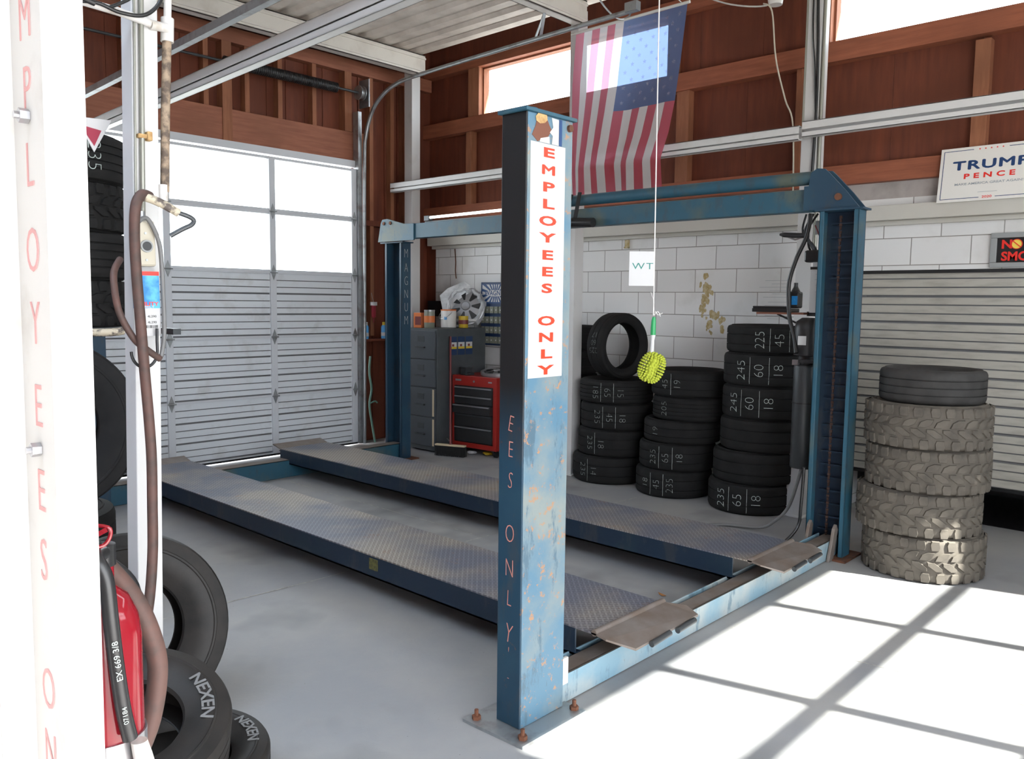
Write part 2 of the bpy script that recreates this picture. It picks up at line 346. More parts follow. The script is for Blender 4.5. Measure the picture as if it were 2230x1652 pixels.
def smoothpath(pts, n=8):
    P = [Vector(p) for p in pts]; out = []
    for i in range(len(P)-1):
        p0 = P[max(i-1, 0)]; p1 = P[i]; p2 = P[i+1]; p3 = P[min(i+2, len(P)-1)]
        for k in range(n):
            t = k/n; out.append(0.5*((2*p1)+(-p0+p2)*t+(2*p0-5*p1+4*p2-p3)*t*t+(-p0+3*p1-3*p2+p3)*t**3))
    out.append(P[-1]); return out

# ================================================================ STRUCTURE (coordinates here and below mostly precomputed from image pixels)
struct(MB().box(-5, 6.75, -1.95, 7.75, -0.12, 0).build('floor', 'concrete'))
g = struct(MB().box(-40, 50, -40, 50, -0.3, -0.125).build('ground', 'asphalt'))
jf = MB()
def joint(a, b, wd=0.010):
    a = Vector(a); b = Vector(b); n = max(2, int((b-a).length/0.12)); d = (b-a)/n; s = Vector((-d.y, d.x, 0)).normalized()
    pl = []
    for i in range(n+1):
        c = a+d*i+s*random.uniform(-0.004, 0.004); pl += [c+s*wd/2*random.uniform(0.3, 1.1), c-s*wd/2*random.uniform(0.3, 1.1)]
    jf.add(pl, [(2*i, 2*i+1, 2*i+3, 2*i+2) for i in range(n)])
joint((0.5, 4.05, 0.0016), (6.5, 3.78, 0.0016)); joint((3.66, 1.9, 0.0016), (3.95, -1.7, 0.0016), 0.005); joint((3.9, 4.0, 0.0016), (3.9, 6.3, 0.0016), 0.006)
fl = bpy.data.objects['floor']; jf.build('joint_filler', 'crack', fl)

# right wall
wr = struct(MB().box(6.6, 6.8, 2.47, 7.42, 0, 2.41).box(6.6, 6.8, -1.9, 2.47, 1.87, 2.41).build('wall_right', 'block'))
MB().box(6.605, 6.8, -1.9, 7.7, 2.41, 2.535).build('block_course', 'block_plain', wr)
MB().box(6.49, 6.6, -1.9, 7.45, 2.24, 2.35).box(6.56, 6.6, -1.9, 7.45, 2.205, 2.24).build('ledge', 'ledge', wr, bev=0.004)
bd = MB()
def wall_panels(mb, x, spans, z0, z1, pitch=0.6):
    for ya, yb in spans:
        y = ya
        while y < yb-1e-6:
            y2 = min(y+pitch, yb); mb.box(x+random.uniform(0, 0.004), x+0.05, y+0.0015, y2-0.0015, z0, z1); y = y2
wall_panels(bd, 6.66, [(-1.9, 7.7)], 2.69, 3.50)
wall_panels(bd, 6.66, [(2.77, 4.26), (6.69, 7.7), (-1.9, -1.2)], 3.50, 4.20)
wall_panels(bd, 6.66, [(-1.9, 7.7)], 4.18, 5.1)
wall_panels(bd, 6.61, [(7.42, 7.7)], 0, 2.41, 0.15)
bd.build('boards', 'wood_board', wr)
for y0, y1, z0, z1 in ((6.80, 6.89, 2.69, 3.5), (5.95, 6.0, 2.69, 3.5), (5.1, 5.15, 2.69, 3.5), (4.02, 4.15, 2.69, 3.5), (2.98, 3.03, 2.69, 3.5), (1.63, 1.73, 2.69, 3.46), (0.2, 0.3, 2.69, 3.46), (6.69, 6.86, 3.65, 4.18), (2.77, 2.84, 3.65, 4.18), (4.17, 4.26, 3.65, 4.18)):
    MB().box(6.575, 6.66, y0, y1, z0, z1).build('stud', 'wood_stud', wr, bev=0.003)
MB().box(6.56, 6.66, -1.9, 7.6, 2.54, 2.69).build('bottom_plate', 'wood_plate', wr, bev=0.003)
MB().box(6.55, 6.66, -1.9, 7.6, 3.49, 3.645).build('sill_plate', 'wood_plate', wr, bev=0.003)
MB().box(6.56, 6.66, -1.9, 7.6, 4.17, 4.29).build('top_plate', 'wood_plate', wr, bev=0.003)
# glue patches, pencilled notes left on the blocks
st = MB(); random.seed(11)
for cy, cz, sy, sz, n in ((3.80, 1.72, 0.045, 0.10, 26), (3.83, 1.56, 0.035, 0.06, 16), (3.71, 1.50, 0.06, 0.02, 16), (3.76, 1.40, 0.02, 0.07, 10), (3.64, 1.40, 0.02, 0.07, 10)):
    for i in range(n):
        y = cy+random.gauss(0, sy*0.55); z = cz+random.gauss(0, sz*0.6); rr = random.uniform(0.008, 0.024); k = 9
        st.add([(6.5982-random.random()*0.0006, y+rr*math.cos(2*PI*j/k)*random.uniform(.7, 1.1), z+rr*1.5*math.sin(2*PI*j/k)*random.uniform(.6, 1.1)) for j in range(k)], [tuple(range(k))])
st.build('glue_stain', 'brown_stain', wr)
nt_ = MB()
for bz, n in ((1.80, 6), (1.62, 6)):
    for i in range(n): nt_.box(6.597, 6.5985, 3.04, 3.04+random.uniform(0.12, 0.26), bz-i*0.028, bz-i*0.028+0.003)
nt_.build('pencil_notes', plain('faint_pencil', (0.42, 0.43, 0.45), 0.8), wr)

# windows in the right wall
def window(nm_, y0, y1, z0, z1, x=6.66):
    o = MB(); t = 0.018
    o.box(x-0.02, x+0.06, y0, y1, z0, z0+t).box(x-0.02, x+0.06, y0, y1, z1-t, z1).box(x-0.02, x+0.06, y0, y0+t, z0, z1).box(x-0.02, x+0.06, y1-t, y1, z0, z1)
    wo = struct(o.build(nm_, 'wood_stud')); MB().box(x+0.02, x+0.024, y0+t, y1-t, z0+t, z1-t).build('pane', 'glass', wo); return wo
window('window_1', 4.26, 6.69, 3.64, 4.17); window('window_2', -1.2, 2.77, 3.64, 4.17)

# back wall
wb = struct(MB().box(-5, 1.25, 7.6, 7.75, 0, 5.1).box(5.75, 6.75, 7.6, 7.75, 0, 5.1).box(5.53, 5.75, 7.6, 7.62, 0, 5.1).box(1.25, 5.53, 7.6, 7.75, 3.08, 5.1).build('wall_back', 'wood_board'))
lap = MB()
for x in (5.62, 5.80, 5.98, 6.16, 6.34, 6.5): lap.box(x-0.012, x+0.012, 7.585, 7.6, 0, 4.4)
for i in range(20): x = 1.2+i*0.22; lap.box(x-0.006, x+0.006, 7.592, 7.6, 3.4, 4.4)
lap.build('board_batten', 'wood_board', wb)
MB().box(0.9, 5.56, 7.50, 7.6, 3.09, 3.40).build('header', 'wood_header', wb, bev=0.004)
MB().box(0.9, 6.6, 7.50, 7.6, 4.02, 4.16).build('top_plate', 'wood_header', wb, bev=0.004)
for x, wd, z0 in ((2.45, .05, 3.40), (3.08, .05, 3.40), (3.82, .05, 3.40), (4.02, .10, 3.08), (4.24, .05, 3.40), (4.60, .05, 3.40), (5.00, .05, 3.40), (5.41, .09, 3.40), (5.73, .05, 1.2), (6.02, .05, 1.2), (6.22, .09, 0)):
    MB().box(x-wd/2, x+wd/2, 7.49 if wd > .08 else 7.51, 7.6, z0, 4.02).build('stud', 'wood_stud', wb, bev=0.003)
MB().box(5.55, 5.60, 7.48, 7.6, 0, 3.4).build('door_jamb', 'wood_stud', wb, bev=0.003)
MB().box(5.6, 6.25, 7.50, 7.6, 2.42, 2.48).build('fire_block', 'wood_board', wb)

# left and front walls, upper roof
wl = struct(MB().box(-5, -4.85, -1.9, 7.75, 0, 5.1).build('wall_left', 'wood_board'))
wf = struct(MB().box(-5, -1.2, -1.95, -1.75, 0, 5.1).box(-1.2, 2.55, -1.95, -1.75, 3.05, 5.1).box(2.55, 3.02, -1.95, -1.75, 0, 5.1).box(3.02, 6.04, -1.95, -1.75, 3.30, 5.1).box(2.97, 5.96, -1.80, -1.77, 3.0, 3.35).box(6.04, 6.8, -1.95, -1.75, 0, 5.1).build('wall_front', 'block'))
SKX0, SKX1, SKY0, SKY1 = -3.0, 0.4, 0.3, 4.5     # unseen translucent roof panel, added over the neighbouring bay to brighten the floor
ro = struct(MB().box(-5.2, SKX0, -2.2, 7.95, 5.1, 5.2).box(SKX1, 7.1, -2.2, 7.95, 5.1, 5.2).box(SKX0, SKX1, -2.2, SKY0, 5.1, 5.2).box(SKX0, SKX1, SKY1, 7.95, 5.1, 5.2).build('ceiling', 'deck'))
struct(MB().box(SKX0, SKX1, SKY0, SKY1, 5.12, 5.125).build('added_roof_panel', 'added_rooflight'))
# corrugated deck
dk = MB(); x = 0.6; zt = 4.27; prof = []
while x < 6.12:
    prof += [(x, zt), (x+0.10, zt), (x+0.125, zt+0.035), (x+0.20, zt+0.035)]; x += 0.225
prof = [p for p in prof if p[0] <= 6.12]
n = len(prof); vs = [(a, -1.7, b) for a, b in prof]+[(a, 7.5, b) for a, b in prof]+[(a, -1.7, 4.33) for a, b in prof]+[(a, 7.5, 4.33) for a, b in prof]
fs = [(i, i+1, n+i+1, n+i) for i in range(n-1)]+[(2*n+i, 3*n+i, 3*n+i+1, 2*n+i+1) for i in range(n-1)]+[(n-1, 2*n-1, 4*n-1, 3*n-1)]
deck = struct(dk.add(vs, fs).build('ceiling_deck', 'deck'))

# ---------------------------------------------------------------- overhead doors
XS = [1.30, 2.33, 3.365, 4.435, 5.42]
def ribbed(mb, x0, x1, y, z0, z1, face):   # horizontally ribbed sheet, ribs towards face (+1/-1)
    n = 9; h = (z1-z0)/n
    for i in range(n):
        a = z0+i*h; deep = (i % 3 == 0)
        g0 = 0.016 if deep else 0.007
        d = 0.014 if i % 3 == 1 else 0.009
        mb.box(x0, x1, min(y, y+face*d), max(y, y+face*d), a+g0, a+h-0.0015)
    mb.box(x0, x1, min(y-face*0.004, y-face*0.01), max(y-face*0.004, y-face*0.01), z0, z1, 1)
def overhead_door(name, xs, yv, face, zs, glass_rows, mat='door_steel'):
    """sectional door; zs = section boundaries from the bottom up; the top `glass_rows` sections are glazed"""
    d = struct(empty(name, ((xs[0]+xs[-1])/2, yv, 0)))
    ns = len(zs)-1
    for s in range(ns):
        z0, z1 = zs[s], zs[s+1]; gl = s >= ns-glass_rows
        if not gl:
            for k in range(len(xs)-1):
                mb = MB(); ribbed(mb, xs[k]+0.03, xs[k+1]-0.03, yv, z0+0.012, z1-0.012, face); mb.build('ribbed_panel', [mat, 'groove_shade'], d)
        else:
            for k in range(len(xs)-1):
                MB().box(xs[k]+0.03, xs[k+1]-0.03, yv-0.002, yv+0.002, z0+0.025, z1-0.025).build('pane', 'glass', d)
        ra = MB()
        t = 0.027 if gl else 0.013
        y0, y1 = sorted((yv-face*0.02, yv+face*0.02))
        ra.box(xs[0]-0.03, xs[-1]+0.03, y0, y1, z0, z0+t).box(xs[0]-0.03, xs[-1]+0.03, y0, y1, z1-t, z1-0.0005)
        ra.build('section_rail', 'door_rail', d)
        for xx in xs:
            y0, y1 = sorted((yv-face*0.02, yv+face*0.028))
            MB().box(xx-0.033, xx+0.033, y0, y1, z0+0.003, z1-0.003).build('stile', 'door_rail', d, bev=0.002)
    for zz in zs[1:-1]:
        for xx in xs:
            hb = MB(); y0, y1 = sorted((yv+face*0.028, yv+face*0.034))
            hb.prism([(xx-0.028, zz), (xx-0.018, zz+0.03), (xx, zz+0.075), (xx+0.018, zz+0.03), (xx+0.028, zz), (xx+0.018, zz-0.03), (xx, zz-0.075), (xx-0.018, zz-0.03)], y0, y1)
            hb.cyl((xx-0.04, yv+face*0.04, zz), (xx+0.04, yv+face*0.04, zz), 0.007, 8)
            hb.build('hinge', 'galv', d)
    return d
d1 = overhead_door('door_1', XS, 7.44, -1, [0.035, 0.625, 1.222, 1.865, 2.465, 3.0], 2)
MB().box(1.2, 5.5, 7.44, 7.50, 3.02, 3.09).build('head_frame', 'door_rail', d1)
MB().box(1.25, 5.46, 7.425, 7.455, 0.015, 0.035).build('bottom_seal', 'black', d1)
d3 = overhead_door('door_3', [3.0, 3.97, 5.06, 5.97], -1.75, 1, [0.0, 0.62, 1.24, 1.86, 2.44, 3.0], 2)
# roll-up door in the right wall, part raised
d2 = struct(empty('door_2', (6.64, 0.4, 0.31)))
for i in range(8):
    mb = MB(); z0 = 0.312+i*0.195; z1 = z0+0.193
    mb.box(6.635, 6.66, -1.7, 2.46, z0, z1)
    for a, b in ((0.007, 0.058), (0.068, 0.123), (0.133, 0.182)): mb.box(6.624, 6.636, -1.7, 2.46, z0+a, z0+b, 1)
    mb.build('door_section', ['groove_shade', 'door_beige'], d2)
MB().box(6.60, 6.67, -1.7, 2.47, 1.845, 1.87).build('head_track', 'black_metal', d2)
MB().box(6.61, 6.665, -1.7, 2.46, 0.29, 0.312).build('bottom_seal', 'black', d2)
struct(MB().box(7.9, 8.0, -1.9, 3.2, 0, 2.4).box(6.8, 8.0, 2.6, 2.7, 0, 2.4).box(6.8, 8.0, -1.9, -1.8, 0, 2.4).box(6.75, 8.0, -1.9, 2.7, 2.3, 2.4).box(6.75, 8.0, -1.9, 2.7, -0.12, -0.001).build('trim_1', 'black_metal'))

# ---------------------------------------------------------------- columns, beams, girts, tracks
def column(loc, w_, h, label, mat='white_steel', lean=(0, 0)):
    o = MB(); a, b = w_
    o.box(-a/2, a/2, -b/2, b/2, 0.0, h, 0, Matrix.Translation(loc) @ Matrix.Shear('XY', 4, lean))
    o.box(loc[0]-a/2-.03, loc[0]+a/2+.03, loc[1]-b/2-.03, loc[1]+b/2+.03, 0, 0.012)
    return tag(o.build('steel_column', mat, bev=0.004, loc=loc), label, 'column')
column((5.97, 4.80, 0), (0.13, 0.09), 4.19, 'white square steel column between the flag and the leftmost tyre stacks')
column((6.02, 2.63, 0), (0.13, 0.12), 5.0, 'white steel column with cables behind the right blue lift post')
column((6.12, 7.28, 0), (0.12, 0.13), 4.19, 'white steel column in the far corner beside the file cabinet')
def cbeam(y, x0, x1, z0, z1, label):
    o = MB(); y0, y1 = y-0.05, y+0.05
    o.box(x0, x1, y0, y0+0.012, z0, z1).box(x0, x1, y0, y1, z0, z0+0.012).box(x0, x1, y0, y1, z1-0.012, z1).box(x0, x1, y1-0.012, y1, z0, z0+0.03).box(x1-0.006, x1, y0, y1, z0, z1)
    o.box(x0, x1, y0-0.012, y0, z0+0.03, z0+0.045).box(x0, x1, y0-0.012, y0, z1-0.05, z1-0.03)
    return tag(o.build('roof_beam', 'deck_beam', bev=0.002), label, 'beam')
cbeam(7.12, -4.8, 6.13, 4.055, 4.262, 'white roof beam ending over the far corner column')
cbeam(4.78, -4.8, 5.99, 4.055, 4.262, 'white roof beam ending above the flag')
def girt(x, y0, y1, z0, z1, label, x1=None):
    o = MB(); x1 = x if x1 is None else x1
    def B(dx0, dx1, a, b): 
        vs = [(x+dx0, y0, a), (x+dx1, y0, a), (x1+dx0, y1, a), (x1+dx1, y1, a), (x+dx0, y0, b), (x+dx1, y0, b), (x1+dx0, y1, b), (x1+dx1, y1, b)]
        o.add(vs, [(0, 2, 3, 1), (4, 5, 7, 6), (0, 1, 5, 4), (2, 6, 7, 3), (0, 4, 6, 2), (1, 3, 7, 5)])
    B(0.055, 0.06, z0, z1); B(0, 0.06, z0, z0+0.006); B(0, 0.06, z1-0.006, z1); B(0, 0.005, z1-0.055, z1); B(0, 0.005, z0, z0+0.035)
    return tag(o.build('steel_girt', 'white_steel', bev=0.001), label, 'girt')
girt(5.845, 2.66, 7.33, 2.785, 2.885, 'white channel rail running from the far corner past the flag to the right column')
girt(5.85, -1.7, 2.64, 2.80, 2.91, 'white channel rail on the right passing above the campaign sign')
girt(2.30, 1.0, 7.35, 2.90, 3.0, 'white overhead channel bar slanting across the upper left in front of the column', 2.62)
o = tag(MB().bar((2.16, 1.0, 3.09), (2.44, 7.35, 3.09), 0.04, 0.045).build('overhead_rail', 'galv'), 'thinner grey overhead rail just above the slanting white channel bar', 'rail')

# galvanised door track on the right of the back door
tr = empty('door_track', (5.5, 7.40, 0)); tag(tr, 'galvanised overhead door track curving from the back door up under the ceiling', 'track')
path = [(5.50, 7.36, 0.02), (5.51, 7.36, 1.5), (5.52, 7.36, 3.05), (5.52, 7.33, 3.35), (5.53, 7.24, 3.58), (5.54, 7.08, 3.73), (5.54, 6.85, 3.81), (5.54, 6.5, 3.84), (5.52, 5.2, 3.86), (5.5, 3.86, 3.87)]
mb = MB(); sp = smoothpath(path, 6)
mb.tube(sp, 0.020, 8); mb.build('curved_track', 'galv', tr, smooth=50)
MB().box(5.455, 5.50, 7.38, 7.47, 0.02, 3.6).build('vertical_angle', 'galv', tr)
mb = MB(); mb.bar((5.52, 4.86, 3.88), (5.50, 4.76, 4.26), 0.03, 0.006).bar((5.52, 4.92, 3.88), (5.56, 4.76, 4.26), 0.03, 0.006); mb.build('hanger_strap', 'galv', tr)
MB().box(5.47, 5.53, 3.84, 3.95, 3.86, 3.93).build('track_bracket', 'galv', tr)
sp_ = empty('torsion_spring', (4.6, 7.40, 3.86)); tag(sp_, 'greasy black torsion spring shaft above the back overhead door', 'spring')
MB().cyl((1.4, 7.40, 3.80), (5.62, 7.40, 3.80), 0.013).build('shaft', 'dark_grey', sp_)
mb = MB(); 
for i in range(60): mb.tube([(3.95+i*0.021+0.0, 7.40+0.042*math.cos(a), 3.80+0.042*math.sin(a)) for a in [2*PI*k/12 for k in range(12)]], 0.011, 6, closed=True)
mb.build('coil', 'black_metal', sp_, smooth=60)
mb = MB(); mb.lathe([(0.0, -0.03), (0.075, -0.03), (0.075, -0.022), (0.05, -0.015), (0.055, 0.02), (0.075, 0.025), (0.075, 0.03), (0, 0.03)], 24, 0, Matrix.Translation((5.50, 7.40, 3.80)) @ Matrix.Rotation(PI/2, 4, 'Y')); mb.build('cable_drum', 'galv', sp_, smooth=40)
MB().box(5.56, 5.572, 7.33, 7.5, 3.66, 3.95).build('bearing_plate', 'galv', sp_)

# ================================================================ FOUR-POST LIFT
lift = empty('car_lift', (3.75, 4.1, 0)); tag(lift, 'blue four-post car lift with two lowered rusty tread plate runways', 'car lift')
# post A (nearest)
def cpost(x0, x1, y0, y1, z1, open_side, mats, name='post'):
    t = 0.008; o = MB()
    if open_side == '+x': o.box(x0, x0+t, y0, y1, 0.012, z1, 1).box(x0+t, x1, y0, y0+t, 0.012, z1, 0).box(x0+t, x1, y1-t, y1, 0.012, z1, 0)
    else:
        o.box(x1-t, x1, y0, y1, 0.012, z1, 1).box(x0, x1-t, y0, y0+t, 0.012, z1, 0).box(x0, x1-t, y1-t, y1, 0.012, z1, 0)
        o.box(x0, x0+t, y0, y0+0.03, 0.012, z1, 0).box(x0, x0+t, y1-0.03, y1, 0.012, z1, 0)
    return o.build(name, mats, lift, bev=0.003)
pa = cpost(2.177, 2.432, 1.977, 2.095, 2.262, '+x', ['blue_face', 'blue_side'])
MB().box(2.165, 2.445, 1.965, 2.107, 2.262, 2.275).cyl((2.26, 2.04, 2.275), (2.26, 2.04, 2.292), 0.032, 16).build('cap_plate', 'blue', pa, bev=0.002)
mb = MB(); mb.prism([(0, 0), (0, 0), (0, 0)], 0, 0) if False else None
bp = MB().add([(2.03, 1.88, 0), (2.16, 1.88, 0), (2.52, 1.88, 0), (2.52, 2.2, 0), (2.03, 2.2, 0), (2.03, 2.04, 0)], [], 0)
def plate(poly, z0, z1):
    n = len(poly); return MB().add([(x, y, z0) for x, y in poly]+[(x, y, z1) for x, y in poly], [tuple(range(n)), tuple(range(2*n-1, n-1, -1))]+[(i, (i+1) % n, (i+1) % n+n, i+n) for i in range(n)])
plate([(2.10, 1.89), (2.47, 1.89), (2.47, 2.19), (2.09, 2.19), (2.09, 2.13)], 0, 0.012).build('base_plate', 'galv', pa)
for bx, by in ((2.14, 1.925), (2.445, 1.93), (2.125, 2.15), (2.445, 2.16)):
    mb = MB(); mb.cyl((bx, by, 0.012), (bx, by, 0.05), 0.008, 8).cyl((bx, by, 0.012), (bx, by, 0.026), 0.018, 6)
    mb.build('anchor_bolt', 'rust', pa)
# sticker on post A
stk = MB().box(2.199, 2.389, 1.9755, 1.977, 1.325, 2.163).build('employees_sticker', 'sign_white', pa)
zz = [2.127, 2.066, 2.006, 1.946, 1.886, 1.826, 1.764, 1.704, 1.644, 1.526, 1.466, 1.405, 1.346]
for ch, z in zip('EMPLOYEESONLY', zz):
    s_ = {'M': 0.92, 'N': 1.0, 'O': 1.05, 'Y': 1.15, 'L': 1.2, 'E': 1.15, 'P': 1.15, 'S': 1.15}[ch]
    text('letter', ch, frame((2.296 if ch != 'M' else 2.296, 1.9752, z+0.004), (1, 0, 0), (0, 0, 1)), 'sign_red', stk, 0.050, 2.25*s_, 0.92, 0.0 if ch == 'M' else 0.0016, shift=0.0014 if ch == 'M' else 0)
def pts_xz(l, y, mat, nm_): 
    return MB().prism(l, y-0.0012, y).build(nm_, mat, pa)
pts_xz([(2.235, 2.165), (2.262, 2.165), (2.268, 2.18), (2.262, 2.2), (2.278, 2.225), (2.318, 2.19), (2.295, 2.235), (2.33, 2.245), (2.36, 2.258), (2.29, 2.262), (2.30, 2.16), (2.235, 2.19)][:0] or [(2.205, 2.185), (2.235, 2.165), (2.262, 2.178), (2.29, 2.188), (2.302, 2.202), (2.318, 2.206), (2.298, 2.228), (2.285, 2.250), (2.232, 2.250), (2.222, 2.215)], 1.9765, 'rust_plate', 'torn_tape')
pts_xz([(2.225, 2.235), (2.245, 2.228), (2.27, 2.233), (2.285, 2.245), (2.28, 2.262), (2.262, 2.268), (2.235, 2.262), (2.222, 2.25)], 1.9748, 'tan', 'glue_residue')
pts_xz([(2.31, 2.258), (2.35, 2.256), (2.35, 2.165), (2.312, 2.165), (2.316, 2.195), (2.30, 2.205), (2.318, 2.225)], 1.9762, 'sign_white', 'sticker_scrap')
pts_xz([(2.245, 2.165), (2.25, 2.178), (2.298, 2.19), (2.30, 2.165)], 1.9762, 'sign_white', 'sticker_scrap')
pts_xz([(2.352, 2.258), (2.368, 2.258), (2.368, 2.165), (2.352, 2.165)], 1.9762, 'sign_navy', 'sticker_scrap')
MB().cyl((2.41, 1.977, 2.235), (2.41, 1.965, 2.235), 0.013, 12).build('bolt', 'rust', pa)
# hand-written crayon letters on the side of post A
for ch, z, s_ in (('E', 1.155, 1), ('E', 1.06, 1), ('S', 0.945, 1), ('O', 0.745, 1.1), ('N', 0.615, 1.1), ('L', 0.50, 1), ('Y', 0.365, 1.2), ("'", 0.28, 1.0), ("-", 0.20, 0.8)):
    T = frame((2.1762, 2.035, z), (0, -1, 0), (0, 0, 1)) @ Matrix.Rotation(random.uniform(-0.18, 0.1), 4, 'Z')
    text('crayon_letter', ch, T, 'pink_chalk', pa, 0.10*s_, 0.55, 0.9, -0.0024, ext=0.0004)

# post B
pb = cpost(5.15, 5.27, 1.94, 2.185, 2.185, '-x', ['blue', 'blue_navy'])
MB().box(5.14, 5.28, 1.915, 2.215, 2.185, 2.197).build('cap_plate', 'blue_dark', pb)
MB().box(5.08, 5.36, 1.895, 2.27, 0, 0.012).build('base_plate', 'rust', pb)
mb = MB()
for i in range(24): mb.box(5.225, 5.262, 1.99, 2.14, 0.15+i*0.085, 0.16+i*0.085)
mb.build('latch_ladder', 'blue_navy', pb)
mb = MB()
for i in range(88):
    z = 0.12+i*0.0232; mb.box(5.20, 5.208, 2.062, 2.078, z, z+0.016) if i % 2 else mb.box(5.196, 5.212, 2.066, 2.074, z, z+0.02)
mb.build('lift_chain', plain('dark_chain', (0.05, 0.025, 0.018), 0.6, 0.3), pb)
# post C and D
pc = cpost(5.24, 5.36, 6.40, 6.66, 2.165, '-x', ['blue_dark', 'blue_dark'])
MB().box(5.23, 5.37, 6.37, 6.72, 2.165, 2.177).build('cap_plate', 'blue_dark', pc)
MB().box(5.20, 5.42, 6.34, 6.74, 0, 0.012).build('base_plate', 'rust', pc)
for ch, z in zip('MAGNUM', (2.06, 1.92, 1.79, 1.66, 1.53, 1.40)):
    text('letter', ch, frame((5.30, 6.3985, z), (1, 0, 0), (0, 0, 1)), 'sign_white', pc, 0.13, 0.55, 1.0, -0.004)
pd_ = cpost(2.19, 2.43, 6.42, 6.66, 1.8, '+x', ['blue_dark', 'blue_dark'])
# overhead beam and tube between posts B and C
bm_ = empty('overhead_beam', (5.25, 4.2, 2.2)); bm_.parent = lift; bm_.matrix_parent_inverse = parent_inv(lift)
MB().box(5.20, 5.30, 2.28, 6.50, 2.197, 2.335, 0).build('beam', 'blue', bm_, bev=0.003)
tb = MB(); tb.cyl((5.22, 2.25, 2.405), (5.22, 4.55, 2.405), 0.043, 24); tb.build('tube', 'blue', bm_, smooth=40)
def yz(poly, x0, x1): 
    n = len(poly); return MB().add([(x0, y, z) for y, z in poly]+[(x1, y, z) for y, z in poly], [tuple(range(n)), tuple(range(2*n-1, n-1, -1))]+[(i, (i+1) % n, (i+1) % n+n, i+n) for i in range(n)])
yz([(2.30, 2.197), (1.945, 2.197), (2.03, 2.30), (2.14, 2.42), (2.17, 2.448), (2.22, 2.455), (2.26, 2.43), (2.27, 2.35), (2.30, 2.35)], 5.165, 5.18).build('gusset_plate', 'blue_dark', bm_, bev=0.002)
yz([(2.30, 2.197), (1.945, 2.197), (2.03, 2.30), (2.14, 2.42), (2.17, 2.448), (2.22, 2.455), (2.26, 2.43), (2.27, 2.35), (2.30, 2.35)], 5.28, 5.295).build('gusset_plate', 'blue_dark', bm_, bev=0.002)
MB().cyl((5.15, 2.075, 2.268), (5.31, 2.075, 2.268), 0.022, 16).build('pin', 'rust', bm_)
yz([(6.15, 2.177), (6.70, 2.177), (6.655, 2.36), (6.63, 2.395), (6.55, 2.40), (6.30, 2.34), (6.15, 2.335)], 5.185, 5.2).build('gusset_plate', 'blue', bm_, bev=0.002)
for y in (6.60, 6.50): MB().cyl((5.175, y, 2.355), (5.2, y, 2.355), 0.016, 12).build('pin', 'rust', bm_)
# hydraulic cylinder end and straps at the middle of the beam
mb = MB(); mb.cyl((5.14, 4.30, 2.235), (5.14, 3.96, 2.215), 0.036, 20); mb.build('roller', 'black', bm_, smooth=40)
MB().bar((5.17, 4.12, 2.46), (5.13, 4.14, 2.22), 0.035, 0.006, up=(1, 0, 0)).bar((5.17, 4.20, 2.45), (5.13, 4.24, 2.22), 0.025, 0.006, up=(1, 0, 0)).build('strap', 'black', bm_)
# cross bars
cb = MB(); cb.box(2.35, 5.22, 2.0, 2.008, 0.004, 0.125).box(2.35, 5.22, 2.0, 2.09, 0.118, 0.125, 1).box(2.35, 5.22, 2.12, 2.128, 0.004, 0.125).box(2.35, 5.22, 2.008, 2.03, 0.004, 0.012)
cb.build('crossbar', ['blue_bar', 'rust_top'], lift, bev=0.002)
cb = MB(); cb.box(2.30, 5.3, 6.47, 6.478, 0.004, 0.16).box(2.30, 5.3, 6.47, 6.60, 0.152, 0.16, 1).box(2.3, 5.3, 6.592, 6.6, 0.004, 0.16)
cb.build('crossbar', ['blue', 'rust_top'], lift, bev=0.002)
# brackets where the near crossbar meets the posts
MB().box(2.432, 2.475, 1.985, 2.0, 0.09, 0.20).build('guide_block', 'white_paint', lift, bev=0.004)
for yy in (1.975, 2.135):
    mb = MB(); mb.prism([(5.03, 0.0), (5.10, 0.0), (5.13, 0.10), (5.155, 0.19), (5.13, 0.225), (5.10, 0.20), (5.075, 0.12)], yy, yy+0.02); mb.build('end_bracket', 'rust_top', lift, bev=0.003)
